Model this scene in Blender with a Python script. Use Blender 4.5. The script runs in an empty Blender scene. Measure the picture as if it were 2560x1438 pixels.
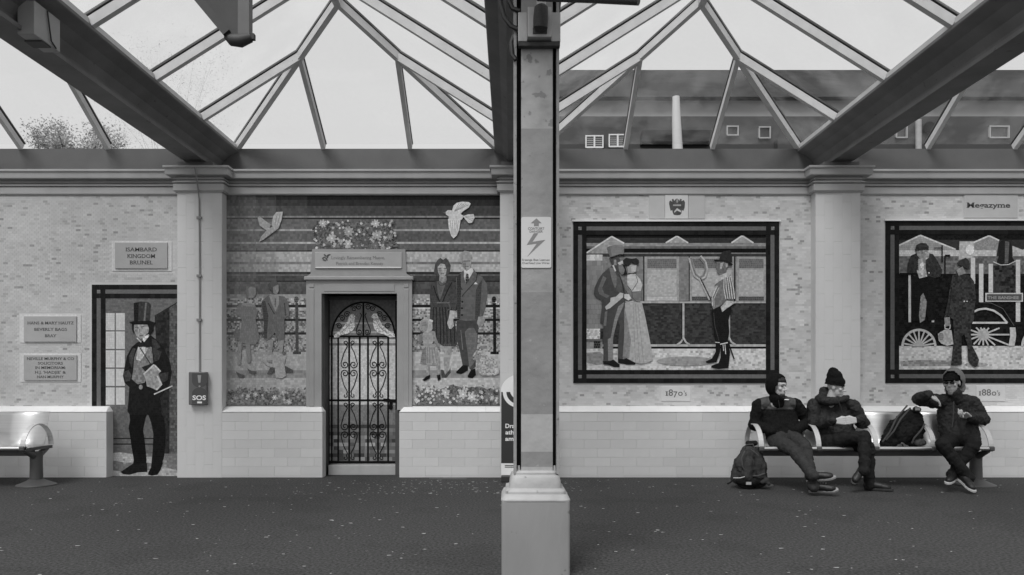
import bpy, bmesh, math, random
from mathutils import Vector, Matrix, Quaternion
RN = random.Random(11)
rad = math.radians
# ------------------------------------------------------------------ camera, sky, sun, exposure
F, D, CX, HY, H = 1900.0, 9.694, 1276.0, 948.0, 1.235      # focal (px of a 2560 wide frame), wall distance, vanishing point, eye height
sc = bpy.context.scene
cam_d = bpy.data.cameras.new('camera'); cam = bpy.data.objects.new('camera', cam_d)
sc.collection.objects.link(cam); sc.camera = cam
cam.location = (0, -D, H); cam.rotation_euler = (rad(90), 0, 0)
cam_d.sensor_width = 36; cam_d.lens = F / 2560 * 36
cam_d.shift_x = (1280 - CX) / 2560; cam_d.shift_y = (HY - 719) / 2560
cam_d.clip_start = .05; cam_d.clip_end = 2000
w = bpy.data.worlds.new('World'); sc.world = w; w.use_nodes = True
nt = w.node_tree; nt.nodes.clear()
SUN_EL, SUN_AZ = 55, 205
sky = nt.nodes.new('ShaderNodeTexSky'); sky.sky_type = 'NISHITA'; sky.sun_disc = False
sky.sun_elevation = rad(SUN_EL); sky.sun_rotation = rad(SUN_AZ); sky.dust_density = 5; sky.air_density = 2
bw = nt.nodes.new('ShaderNodeRGBToBW'); mx = nt.nodes.new('ShaderNodeMix'); mx.data_type = 'RGBA'
mx.inputs[0].default_value = .85                       # even overcast cloud over the sky
mx.inputs[7].default_value = (4.7, 4.7, 4.7, 1)
bg = nt.nodes.new('ShaderNodeBackground'); bg.inputs[1].default_value = .1
wo = nt.nodes.new('ShaderNodeOutputWorld')
nt.links.new(sky.outputs[0], bw.inputs[0]); nt.links.new(bw.outputs[0], mx.inputs[6])
nt.links.new(mx.outputs[2], bg.inputs[0]); nt.links.new(bg.outputs[0], wo.inputs[0])
sl = bpy.data.lights.new('sun', 'SUN'); sl.energy = 1.5; sl.angle = rad(24); sl.color = (1, 1, 1)
so = bpy.data.objects.new('sun', sl); sc.collection.objects.link(so)
a, e = rad(SUN_AZ), rad(SUN_EL)
sdir = Vector((math.sin(a) * math.cos(e), math.cos(a) * math.cos(e), math.sin(e)))
so.rotation_euler = sdir.to_track_quat('Z', 'Y').to_euler(); so.location = (0, -20, 20)
sc.view_settings.view_transform = 'Standard'; sc.view_settings.look = 'None'
sc.view_settings.exposure = .66; sc.view_settings.gamma = 1; sc.view_settings.use_curve_mapping = False
sc.cycles.use_denoising = True; sc.cycles.max_bounces = 8; sc.cycles.transparent_max_bounces = 24
sc.cycles.diffuse_bounces = 5

# ------------------------------------------------------------------ helpers
KW = .58
def lin(g):
    g /= 255.0
    return g / 12.92 if g <= .04045 else ((g + .055) / 1.055) ** 2.4
def A(g): return min(.9, max(.006, lin(g) / KW))          # grey seen on the evenly lit wall -> own colour of the surface
def wp(px, py, y=0.0):
    k = (D + y) / F
    return Vector(((px - CX) * k, y, H + (HY - py) * k))
def WX(px, y=0.0): return (px - CX) * (D + y) / F
def WZ(py, y=0.0): return H + (HY - py) * (D + y) / F
MATS = {}
def mat(name, alb, rough=.6, var=.12, scale=6.0, bump=0.0, bscale=60.0, metal=0.0, spec=.5, detail=5, streak=None, spots=None):
    if name in MATS: return MATS[name]
    m = bpy.data.materials.new(name); m.use_nodes = True; n = m.node_tree; N = n.nodes; L = n.links
    b = N['Principled BSDF']; b.inputs['Roughness'].default_value = rough; b.inputs['Metallic'].default_value = metal
    b.inputs['Specular IOR Level'].default_value = spec
    tc = N.new('ShaderNodeTexCoord'); mp = N.new('ShaderNodeMapping')
    L.new(tc.outputs['Object'], mp.inputs[0])
    if streak: mp.inputs['Scale'].default_value = streak
    no = N.new('ShaderNodeTexNoise'); no.inputs['Scale'].default_value = scale; no.inputs['Detail'].default_value = detail
    L.new(mp.outputs[0], no.inputs['Vector'])
    r = N.new('ShaderNodeMapRange'); r.inputs[1].default_value = .25; r.inputs[2].default_value = .75
    r.inputs[3].default_value = alb * (1 - var); r.inputs[4].default_value = alb * (1 + var)
    L.new(no.outputs[0], r.inputs[0]); out = r.outputs[0]
    if spots:                                            # (scale, threshold, colour factor): worn or dirty flecks
        n2 = N.new('ShaderNodeTexNoise'); n2.inputs['Scale'].default_value = spots[0]; n2.inputs['Detail'].default_value = 6
        L.new(tc.outputs['Object'], n2.inputs['Vector'])
        r2 = N.new('ShaderNodeMapRange'); r2.inputs[1].default_value = spots[1]; r2.inputs[2].default_value = spots[1] + .04
        r2.inputs[3].default_value = 1; r2.inputs[4].default_value = spots[2]
        L.new(n2.outputs[0], r2.inputs[0])
        mm = N.new('ShaderNodeMath'); mm.operation = 'MULTIPLY'; L.new(out, mm.inputs[0]); L.new(r2.outputs[0], mm.inputs[1]); out = mm.outputs[0]
    L.new(out, b.inputs['Base Color'])
    if bump:
        nb = N.new('ShaderNodeTexNoise'); nb.inputs['Scale'].default_value = bscale; nb.inputs['Detail'].default_value = 6
        L.new(mp.outputs[0], nb.inputs['Vector'])
        bp = N.new('ShaderNodeBump'); bp.inputs['Strength'].default_value = bump; bp.inputs['Distance'].default_value = .01
        L.new(nb.outputs[0], bp.inputs['Height']); L.new(bp.outputs[0], b.inputs['Normal'])
    MATS[name] = m; return m
def tone_mat(name, rough=.45, spec=.4):                  # colour of each tile from the face attribute "tone"
    m = bpy.data.materials.new(name); m.use_nodes = True; n = m.node_tree; N = n.nodes; L = n.links
    b = N['Principled BSDF']; b.inputs['Roughness'].default_value = rough; b.inputs['Specular IOR Level'].default_value = spec
    at = N.new('ShaderNodeAttribute'); at.attribute_name = 'tone'
    L.new(at.outputs['Color'], b.inputs['Base Color']); MATS[name] = m; return m
M_MOS = tone_mat('mosaic_glaze', .6, .12); M_TILE = tone_mat('tile_glaze', .6, .2)
COL = sc.collection.objects
def tag(o, label=None, cat=None, group=None, kind=None):
    if label: o['label'] = label
    if cat: o['category'] = cat
    if group: o['group'] = group
    if kind: o['kind'] = kind
    return o
def empty(name, loc=(0, 0, 0), label=None, cat=None, group=None):
    o = bpy.data.objects.new(name, None); COL.link(o); o.location = loc; o.empty_display_size = .1
    return tag(o, label, cat, group)
def link_mesh(name, me, m=None, parent=None):
    if m is not None and not me.materials: me.materials.append(m)
    o = bpy.data.objects.new(name, me); COL.link(o)
    if parent is not None:
        o.parent = parent
        o.matrix_parent_inverse = Matrix.Translation(-PLOC(parent))
    return o
def PLOC(p):
    v = Vector((0, 0, 0))
    while p is not None: v += p.location + p.matrix_parent_inverse.translation; p = p.parent
    return v
class MB:
    def __init__(s): s.v = []; s.f = []; s.t = []
    def add(s, vs, fs, tone=None):
        n = len(s.v); s.v += [tuple(x) for x in vs]; s.f += [tuple(i + n for i in f) for f in fs]
        if tone is not None: s.t += [tone] * len(fs)
        return s
    def box(s, x0, x1, y0, y1, z0, z1, tone=None):
        return s.add([(x0, y0, z0), (x1, y0, z0), (x1, y1, z0), (x0, y1, z0), (x0, y0, z1), (x1, y0, z1), (x1, y1, z1), (x0, y1, z1)],
                     [(0, 3, 2, 1), (4, 5, 6, 7), (0, 1, 5, 4), (1, 2, 6, 5), (2, 3, 7, 6), (3, 0, 4, 7)], tone)
    def cbox(s, x0, x1, y0, y1, z0, z1, c=.004):           # box with chamfered edges on its front (-y) face
        s.add([(x0, y1, z0), (x1, y1, z0), (x1, y1, z1), (x0, y1, z1), (x0, y0 + c, z0), (x1, y0 + c, z0), (x1, y0 + c, z1), (x0, y0 + c, z1),
               (x0 + c, y0, z0 + c), (x1 - c, y0, z0 + c), (x1 - c, y0, z1 - c), (x0 + c, y0, z1 - c)],
              [(0, 3, 2, 1), (0, 1, 5, 4), (1, 2, 6, 5), (2, 3, 7, 6), (3, 0, 4, 7), (4, 5, 9, 8), (5, 6, 10, 9), (6, 7, 11, 10), (7, 4, 8, 11), (8, 9, 10, 11)]); return s
    def bar(s, p0, p1, w, d, up=(0, 0, 1), tone=None):      # w across, d along up
        p0, p1 = Vector(p0), Vector(p1); ax = (p1 - p0).normalized(); up = Vector(up)
        sd = ax.cross(up).normalized(); u = sd.cross(ax).normalized()
        vs = [p + sd * (i * w / 2) + u * (j * d / 2) for p in (p0, p1) for i, j in ((-1, -1), (1, -1), (1, 1), (-1, 1))]
        return s.add(vs, [(3, 2, 1, 0), (4, 5, 6, 7), (0, 1, 5, 4), (1, 2, 6, 5), (2, 3, 7, 6), (3, 0, 4, 7)], tone)
    def tube(s, pts, r, n=10, caps=True):
        pts = [Vector(p) for p in pts]; rs = r if isinstance(r, (list, tuple)) else [r] * len(pts)
        prev = None; base = len(s.v)
        for i, p in enumerate(pts):
            t = (pts[min(i + 1, len(pts) - 1)] - pts[max(i - 1, 0)]).normalized()
            if prev is None: a = t.orthogonal().normalized()
            else: a = (prev - t * prev.dot(t)).normalized()
            prev = a; b = t.cross(a)
            for k in range(n):
                th = 2 * math.pi * k / n; s.v.append(tuple(p + (a * math.cos(th) + b * math.sin(th)) * rs[i]))
        for i in range(len(pts) - 1):
            for k in range(n):
                s.f.append((base + i * n + k, base + i * n + (k + 1) % n, base + (i + 1) * n + (k + 1) % n, base + (i + 1) * n + k))
        if caps:
            s.f.append(tuple(base + k for k in reversed(range(n)))); s.f.append(tuple(base + (len(pts) - 1) * n + k for k in range(n)))
        return s
    def lathe(s, c, prof, n=24, sx=1, sy=1):                # prof: (r, z)
        base = len(s.v)
        for r, z in prof:
            for k in range(n):
                t = 2 * math.pi * k / n; s.v.append((c[0] + r * sx * math.cos(t), c[1] + r * sy * math.sin(t), c[2] + z))
        for i in range(len(prof) - 1):
            for k in range(n):
                s.f.append((base + i * n + k, base + i * n + (k + 1) % n, base + (i + 1) * n + (k + 1) % n, base + (i + 1) * n + k))
        s.f.append(tuple(base + k for k in reversed(range(n)))); s.f.append(tuple(base + (len(prof) - 1) * n + k for k in range(n)))
        return s
    def prism(s, poly, y0, y1):                            # poly in x,z ; front at y0 (towards the camera)
        n = len(poly); ar = sum(poly[i][0] * poly[(i + 1) % n][1] - poly[(i + 1) % n][0] * poly[i][1] for i in range(n))
        if ar < 0: poly = poly[::-1]
        vs = [(x, y0, z) for x, z in poly] + [(x, y1, z) for x, z in poly]
        return s.add(vs, [tuple(range(n)), tuple(range(2 * n - 1, n - 1, -1))] + [(i, i + n, (i + 1) % n + n, (i + 1) % n) for i in range(n)])
    def sweep(s, prof, path):                              # prof: (out, z) swept along an x,y polyline facing -y (mitred)
        n = len(path); base = len(s.v); m = len(prof)
        P = [Vector((p[0], p[1])) for p in path]
        for i in range(n):
            d0 = (P[i] - P[i - 1]).normalized() if i else (P[1] - P[0]).normalized()
            d1 = (P[i + 1] - P[i]).normalized() if i < n - 1 else d0
            n0 = Vector((d0.y, -d0.x)); n1 = Vector((d1.y, -d1.x)); b = (n0 + n1).normalized(); b = b / max(.2, b.dot(n0))
            for o, z in prof: q = P[i] + b * o; s.v.append((q.x, q.y, z))
        for i in range(n - 1):
            for j in range(m - 1):
                s.f.append((base + i * m + j, base + i * m + j + 1, base + (i + 1) * m + j + 1, base + (i + 1) * m + j))
        return s
    def mesh(s, name, smooth=False, fix=True):
        me = bpy.data.meshes.new(name); me.from_pydata(s.v, [], s.f)
        if s.t:
            at = me.attributes.new('tone', 'FLOAT_COLOR', 'CORNER'); vals = []
            for f, t in zip(s.f, s.t): vals += [t, t, t, 1.0] * len(f)
            at.data.foreach_set('color', vals)
        elif fix:
            bm = bmesh.new(); bm.from_mesh(me); bmesh.ops.recalc_face_normals(bm, faces=bm.faces); bm.to_mesh(me); bm.free()
        if smooth: me.polygons.foreach_set('use_smooth', [True] * len(me.polygons)); me.set_sharp_from_angle(angle=rad(38))
        me.update(); return me
    def build(s, name, m, parent=None, smooth=False, **kw):
        return tag(link_mesh(name, s.mesh(name, smooth), m, parent), **kw)
def soften(o, width=.004, seg=2, angle=30):
    b = o.modifiers.new('bevel', 'BEVEL'); b.width = width; b.segments = seg; b.limit_method = 'ANGLE'; b.angle_limit = rad(angle)
    return o
# -- lettering: built-in font turned into flat mesh, optional slab serifs
def text_lines(lines, m, parent, name='lettering', serif=True, y=0.0, bold=.018):
    mb = MB()
    for (txt, cx, base, cap, width) in lines:
        cu = bpy.data.curves.new('t', 'FONT'); cu.body = txt; cu.size = 1; cu.offset = bold; cu.fill_mode = 'FRONT'; cu.resolution_u = 3
        o = bpy.data.objects.new('t', cu); COL.link(o)
        bpy.context.view_layer.update()
        me = bpy.data.meshes.new_from_object(o.evaluated_get(bpy.context.evaluated_depsgraph_get()))
        bpy.data.objects.remove(o); vs = [v.co.copy() for v in me.vertices]; fs = [tuple(p.vertices) for p in me.polygons]
        bm = bmesh.new(); bm.from_mesh(me); caph = .69
        if serif:
            RS = {}
            for ed in bm.edges:
                if len(ed.link_faces) != 1: continue
                p, q = ed.verts[0].co, ed.verts[1].co
                if abs(p.y - q.y) > .004: continue
                lo, hi = min(p.x, q.x), max(p.x, q.x)
                if not .05 < hi - lo < .26: continue
                fy = ed.link_faces[0].calc_center_median().y
                for lev in (0 - bold, caph + bold, .5 + bold):
                    if abs(p.y - lev) < .03:
                        z0, z1 = (p.y, p.y + .055) if fy > p.y else (p.y - .055, p.y)
                        RS.setdefault((round(z0, 2), lev), []).append([lo - .055, hi + .055, z0, z1])
            for L_ in RS.values():                          # neighbouring serifs never touch
                L_.sort()
                for q0, q1 in zip(L_, L_[1:]):
                    if q0[1] > q1[0] - .05: mid = (q0[1] + q1[0]) / 2; q0[1], q1[0] = mid - .025, mid + .025
                for lo, hi, z0, z1 in L_:
                    n = len(vs); vs += [Vector((lo, z0, 0)), Vector((hi, z0, 0)), Vector((hi, z1, 0)), Vector((lo, z1, 0))]; fs.append((n, n + 1, n + 2, n + 3))
        bm.free(); bpy.data.meshes.remove(me)
        x0 = min(v.x for v in vs); x1 = max(v.x for v in vs); k = (D + y) / F
        sx = width * k / (x1 - x0); sz = cap * k / (caph + 2 * bold)
        xc, zb = WX(cx, y), WZ(base, y)
        mb.add([(xc + (v.x - (x0 + x1) / 2) * sx, y - (.0006 if i % 2 else 0.0006), zb + v.y * sz) for i, v in enumerate(vs)], fs)
    return link_mesh(name, mb.mesh(name, fix=False), m, parent)
# -- mosaic: polygons given on the wall plane are cut into tesserae with joints
def clip(poly, ax, lim, keep_less):
    out = []; n = len(poly)
    for i in range(n):
        a, b = poly[i - 1], poly[i]
        ia = a[ax] <= lim if keep_less else a[ax] >= lim
        ib = b[ax] <= lim if keep_less else b[ax] >= lim
        if ia != ib:
            t = (lim - a[ax]) / (b[ax] - a[ax]); out.append((a[0] + t * (b[0] - a[0]), a[1] + t * (b[1] - a[1])))
        if ib: out.append(b)
    return out
def rot(poly, c, a):
    ca, sa = math.cos(a), math.sin(a)
    return [(c[0] + (x - c[0]) * ca - (y - c[1]) * sa, c[1] + (x - c[0]) * sa + (y - c[1]) * ca) for x, y in poly]
def add_tile(mb, poly, y, tone, gap, th=.0016):
    n = len(poly)
    if n < 3: return
    ar = sum(poly[i][0] * poly[(i + 1) % n][1] - poly[(i + 1) % n][0] * poly[i][1] for i in range(n)) / 2
    if abs(ar) < .5: return
    if ar > 0: poly = poly[::-1]                           # pixel y runs down
    cx = sum(p[0] for p in poly) / n; cy = sum(p[1] for p in poly) / n
    r = max(1e-3, math.sqrt(abs(ar))); k = max(.3, 1 - gap / r)
    top = [(cx + (px - cx) * k, cy + (py - cy) * k) for px, py in poly]
    vs = [(WX(p[0], MY), y, WZ(p[1], MY)) for p in top] + [(WX(p[0], MY), y + th, WZ(p[1], MY)) for p in poly]
    fs = [tuple(range(n))] + [(i, i + n, (i + 1) % n + n, (i + 1) % n) for i in range(n)]
    mb.add(vs, [fs[0]], tone); base = len(mb.v) - len(vs)
    for f in fs[1:]: mb.f.append(tuple(i + base for i in f)); mb.t.append(tone)
def tess(mb, poly, g, y, cw=6.5, ch=5.5, gap=.35, var=.10, ang=0.0, bond=True, fleck=None):
    cx = sum(p[0] for p in poly) / len(poly); cy = sum(p[1] for p in poly) / len(poly)
    if ang: poly = rot(poly, (cx, cy), -ang)
    y0 = min(p[1] for p in poly); y1 = max(p[1] for p in poly)
    nr = max(1, round((y1 - y0) / ch)); chh = (y1 - y0) / nr
    for r in range(nr):
        a, b = y0 + r * chh, y0 + (r + 1) * chh
        st = clip(clip(poly, 1, a, False), 1, b, True)
        if len(st) < 3: continue
        x0 = min(p[0] for p in st); x1 = max(p[0] for p in st)
        gx = math.floor(x0 / cw) * cw - (cw / 2 if (r % 2 and bond) else 0)
        while gx < x1:
            c0, c1 = gx, gx + cw * RN.uniform(.85, 1.15); gx = c1
            if c1 <= x0: continue
            t = clip(clip(st, 0, c0, False), 0, c1, True) if (c0 > x0 or c1 < x1) else st
            if len(t) < 3: continue
            gg = g
            if fleck and RN.random() < fleck[0]: gg = fleck[1]
            v = A(gg) * 1.03 * (1 + RN.uniform(-var, var) * 1.6)
            add_tile(mb, rot(t, (cx, cy), ang) if ang else t, y, max(.004, v), gap * .95)
def stroke(mb, pts, wd, g, y, seg=5.0, gap=.3, closed=False):
    # resample a polyline into short tiles across its width
    P = [Vector(p) for p in pts]
    if closed: P.append(P[0])
    d = [0.0]
    for i in range(1, len(P)): d.append(d[-1] + (P[i] - P[i - 1]).length)
    n = max(1, round(d[-1] / seg)); S = []; j = 0
    for i in range(n + 1):
        t = d[-1] * i / n
        while j < len(P) - 2 and d[j + 1] < t: j += 1
        q = (t - d[j]) / max(1e-6, d[j + 1] - d[j]); S.append(P[j].lerp(P[j + 1], q))
    for i in range(n):
        def nrm(k):
            v = S[min(k + 1, n)] - S[max(k - 1, 0)]; v.normalize(); return Vector((-v.y, v.x))
        a, b = nrm(i) * wd / 2, nrm(i + 1) * wd / 2
        add_tile(mb, [tuple(S[i] + a), tuple(S[i + 1] + b), tuple(S[i + 1] - b), tuple(S[i] - a)], y, A(g) * RN.uniform(.85, 1.15), gap)
def ell(cx, cy, rx, ry, n=12, a0=0, a1=360):
    return [(cx + rx * math.cos(rad(a0 + (a1 - a0) * i / (n if a1 - a0 >= 360 else n - 1))), cy + ry * math.sin(rad(a0 + (a1 - a0) * i / (n if a1 - a0 >= 360 else n - 1)))) for i in range(n)]
def spiral(cx, cy, r0, r1, a0, a1, n=14):
    return [(cx + (r0 + (r1 - r0) * i / (n - 1)) * math.cos(rad(a0 + (a1 - a0) * i / (n - 1))), cy + (r0 + (r1 - r0) * i / (n - 1)) * math.sin(rad(a0 + (a1 - a0) * i / (n - 1)))) for i in range(n)]
def rc(x0, y0, x1, y1): return [(x0, y0), (x1, y0), (x1, y1), (x0, y1)]
MY = 0.0                                                   # plane the mosaic pixels are measured on
class Mural:
    """A mosaic panel on plane y; every call lays its tiles a little prouder than the last."""
    def __init__(s, root, y): s.root = root; s.y = y; s.k = 0
    def nxt(s): s.k += 1; return s.y - .0022 - .00015 * s.k
    def part(s, name, items, parent=None, **kw):
        mb = MB(); kind = kw.pop('kind', None); label = kw.pop('label', None)
        for it in items:
            y = s.nxt() if kw.get('lift', True) else s.y
            if it[0] == 'S': stroke(mb, it[1], it[2], it[3], y, *(it[4:]))
            else:
                k2 = dict(kw); k2.pop('lift', None); k2.update(it[2] if len(it) > 2 else {}); tess(mb, it[0], it[1], y, **k2)
        o = link_mesh(name, mb.mesh(name), M_MOS, parent or s.root)
        return tag(o, label=label, kind=kind)
    def figure(s, name, parts, label=None, **kw):
        f = bpy.data.objects.new(name, None); COL.link(f); f.parent = s.root; f.matrix_parent_inverse = Matrix.Translation(-PLOC(s.root)); f.empty_display_size = .05
        if label: f['label'] = label
        for nm, items in parts: s.part(nm, items, f, **kw)
        return f
def flower(mb, cx, cy, r, n, g, y, ctr=None, a0=0):
    for i in range(n):
        a = a0 + 360 * i / n; c = (cx + r * .55 * math.cos(rad(a)), cy + r * .55 * math.sin(rad(a)))
        add_tile(mb, rot(ell(c[0], c[1], r * .46, r * min(.36, 1.7 / n), 7), c, rad(a)), y - .0005 * (i % 2), A(g) * RN.uniform(.85, 1.15), .15)
    add_tile(mb, ell(cx, cy, r * .2, r * .2, 6), y - .0012, A(ctr or min(200, g + 25)), .05)
# ------------------------------------------------------------------ ground and platform
m_asph = mat('asphalt', .056, .9, .8, 48, 1.0, 90, spec=.25, detail=7, spots=(1.3, .55, .88))
m_grnd = mat('gravel_ground', .12, .9, .2, 2)
MB().add([(-300, -300, -.06), (300, -300, -.06), (300, 400, -.06), (-300, 400, -.06)], [(0, 1, 2, 3)]).build('ground', m_grnd, kind='structure')
MB().box(-14, 14, -12.5, .3, -.05, 0).build('platform', m_asph, kind='structure')
m_patch = mat('asphalt_patch', .085, .85, .2, 6, .4, 200)
pp = [wp(1060, 1204, 0), wp(1165, 1200, 0)]
pz = [(-1.0, -.34), (-.55, -.36), (-.53, -.2), (-.78, -.17), (-1.02, -.22)]
MB().add([(x, y, .004) for x, y in pz], [(0, 1, 2, 3, 4)]).build('tarmac_patch', m_patch, kind='structure')
m_petal = mat('petal', .48, .7, .3, 30)
mb = MB()
for i in range(1000):
    u = RN.random(); y = -.35 - 5.2 * u; x = RN.uniform(-5.6, 6.5)
    if RN.random() < .35: x = RN.gauss(-.8, .9); y = RN.uniform(-1.6, -.4)
    if RN.random() < .3: continue
    r = RN.choice((.0035, .0045, .006, .007, .010)); n = 5; a0 = RN.uniform(0, 6.3)
    vs = [(x + r * RN.uniform(.7, 1.3) * math.cos(a0 + 2 * math.pi * k / n) * 1.9, y + r * RN.uniform(.7, 1.3) * math.sin(a0 + 2 * math.pi * k / n), .0045 + RN.uniform(0, .003)) for k in range(n)]
    mb.add(vs, [tuple(range(n))])
mb.build('fallen_petals', m_petal, kind='stuff', label='pale petals and flecks scattered over the dark platform', cat='petals')

# ------------------------------------------------------------------ the tiled wall
m_core = mat('render_core', A(140), .8, .08); m_block = mat('glazed_block', A(166), .3, .05, 3, .05, 8, spec=.4)
m_block2 = mat('glazed_block_warm', A(163), .33, .03, 3, .05, 8, spec=.4); m_block3 = mat('glazed_block_pale', A(168), .28, .03, 3, .05, 8, spec=.4)
m_cop = mat('white_coping', A(184), .35, .05, 4, spec=.4); m_corn = mat('grey_cornice_paint', A(138), .55, .08, 5, .04, 30, streak=(1, 1, .3))
m_grout = mat('cream_grout', A(160), .8, .06)
wall = empty('station_wall', (0, 0, 0), 'long tiled platform wall with pilasters, cornice and glazed block base', 'wall')
PIL = [-7.98, -3.94, .10, 4.14, 8.18]; PX = [-7.93, -3.897, .15, 4.107, 8.15]; PW = .28; PF = -.165
NX0, NX1 = WX(806, PF), WX(998, PF)           # gate niche
GX0, GX1 = WX(800), WX(1003)
ZG = WZ(735)
core = MB()
core.box(-11, GX0, .012, .5, 0, 3.60); core.box(GX1, 11, .012, .5, 0, 3.60); core.box(GX0, GX1, .012, .5, ZG, 3.60); core.box(GX0, GX1, .27, .5, 0, ZG)
core.build('wall_core', m_core, wall)
# block base (dado) with coping, in three lengths, and pilasters
ZC0, ZC1 = WZ(1030, PF), WZ(1015, -.02)
ROW = .1125
bl_cache = {}
def block(parent, x0, x1, z0, z1, y=PF, nm='block', m=None, jit=.0006):
    key = (round(x1 - x0, 3), round(z1 - z0, 3))
    if key not in bl_cache:
        b = MB(); b.cbox(0, x1 - x0, 0, .035, 0, z1 - z0, .0012); bl_cache[key] = b.mesh('block_mesh'); bl_cache[key].materials.append(m_block)
    o = bpy.data.objects.new(nm, bl_cache[key]); COL.link(o); o.parent = parent
    o.location = (x0, y + RN.uniform(-jit, jit), z0); o.matrix_parent_inverse = Matrix.Translation(-PLOC(parent))
    o.material_slots[0].link = 'OBJECT'; o.material_slots[0].material = m or RN.choice((m_block, m_block2, m_block3))
    return o
def dado(x0, x1, end0, end1):
    d = MB(); d.box(x0, x1, PF + .034, .01, 0, ZC0 - .002)
    o = d.build('block_base', m_grout, wall)
    r = 0; z = .03
    for x in [x0]:                                       # thin bottom course
        xx = x0
        while xx < x1 - .02:
            L = min(.33, x1 - xx); block(o, xx + .001, xx + L - .001, .002, .028); xx += L
    while z < ZC0 - .02:
        z1 = min(z + ROW, ZC0 - .002); xx = x0; first = True
        while xx < x1 - .015:
            L = .165 if (first and r % 2) else .33; first = False
            if x1 - (xx + L) < .05: L = x1 - xx
            block(o, xx + .0006, xx + L - .0006, z + .0006, z1 - .0006); xx += L
        z = z1; r += 1
    # coping stones, sloped, returned round free ends
    xx = x0
    while xx < x1 - .02:
        L = min(.36, x1 - xx)
        if x1 - xx - L < .06: L = x1 - xx
        a, b = xx + .0008, xx + L - .0008
        e0 = .045 if (end0 and xx == x0) else 0; e1 = .045 if (end1 and xx + L >= x1 - .001) else 0
        c = MB()
        c.add([(a, PF - .005, ZC0), (b, PF - .005, ZC0), (b, .012, ZC0), (a, .012, ZC0),
               (a + e0, -.045, ZC1 - .01), (b - e1, -.045, ZC1 - .01), (b - e1, .012, ZC1), (a + e0, .012, ZC1)],
              [(0, 3, 2, 1), (4, 5, 6, 7), (0, 1, 5, 4), (1, 2, 6, 5), (2, 3, 7, 6), (3, 0, 4, 7)])
        c.build('coping_stone', m_cop, o); xx += L
    return o
XT = WX(266, PF)
dado(PX[0] + PW, XT, False, True)
dado(PX[1] + PW, NX0, False, True); dado(NX1, PX[2] - PW, True, False)
dado(PX[2] + PW, PX[3] - PW, False, False); dado(PX[3] + PW, PX[4] - PW, False, False)
for i, px in enumerate(PX):
    c = MB(); c.box(px - PW + .003, px + PW - .003, PF + .032, .01, 0, 3.60); o = c.build('pilaster', m_grout, wall)
    for c_ in range(5):                                    # blocks stood on end, each column half a block up on the next
        a_ = px - PW + .112 * c_; z = 0
        while z < 3.55:
            z1 = min(z + (.1645 if (z == 0 and c_ % 2) else .329), 3.598)
            if 3.598 - z1 < .03: z1 = 3.598
            block(o, a_ + .0001, a_ + .1119, z + .0005, z1 - .0005, PF - .002, m=m_block2, jit=.0002); z = z1
# cornice, breaking forward over each pilaster
prof = [(-.35, 3.85), (.242, 3.85), (.246, 3.845), (.246, 3.826), (.242, 3.822), (.212, 3.818), (.212, 3.812), (.203, 3.75), (.198, 3.742), (.0, 3.738), (.0, 3.716),
        (.06, 3.712), (.06, 3.703), (.0, 3.699), (.0, 3.684), (.07, 3.679), (.074, 3.662), (.0, 3.656), (.0, 3.648), (.056, 3.642), (.054, 3.566), (.05, 3.562), (.03, 3.56), (.03, 3.55), (-.03, 3.55)]
prof = [(x * .47 if x > 0 else x, 1.235 + (z - 1.235) * 1.0125) for x, z in prof]
path = [(-11, 0)]
for px in PX:
    path += [(px - PW - .012, 0), (px - PW - .012, PF - .012), (px + PW + .012, PF - .012), (px + PW + .012, 0)]
path += [(11, 0)]
cn = MB().sweep(prof, path).build('cornice', m_corn, wall)
# cream tile fields: small running-bond tiles, the darker ones placed singly
CWp, CHp = 11.0, 5.5
EXC = {0: [(280, 603, 430, 678), (50, 786, 203, 857), (50, 882, 203, 955), (229, 711, 450, 1020)],
       1: [(1432, 552, 1948, 959), (1622, 486, 1762, 548), (1653, 966, 1727, 1004)],
       2: [(2212, 550, 2742, 959), (2408, 486, 2546, 546), (2438, 964, 2512, 1004)]}
FLD = {0: (-250, 445), 1: (1356, 2030), 2: (2146, 2820)}
m_dk = [mat('tile_dark_%s' % n, A(g), .5, .1, 60, spec=.3) for n, g in (('slate', 121), ('stone', 127), ('ash', 132), ('putty', 138))]
def cln(i, j, s): r = random.Random(i * 7919 + j * 104729 + s * 31); return r.random()
singles = []
tmesh = MB().add([(0, 0, 0), (.0525, 0, 0), (.0525, 0, .0262), (0, 0, .0262), (0, .004, 0), (.0525, .004, 0), (.0525, .004, .0262), (0, .004, .0262)],
                 [(0, 1, 2, 3), (0, 4, 5, 1), (1, 5, 6, 2), (2, 6, 7, 3), (3, 7, 4, 0)]).mesh('tile_mesh'); tmesh.materials.append(m_dk[0])
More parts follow.
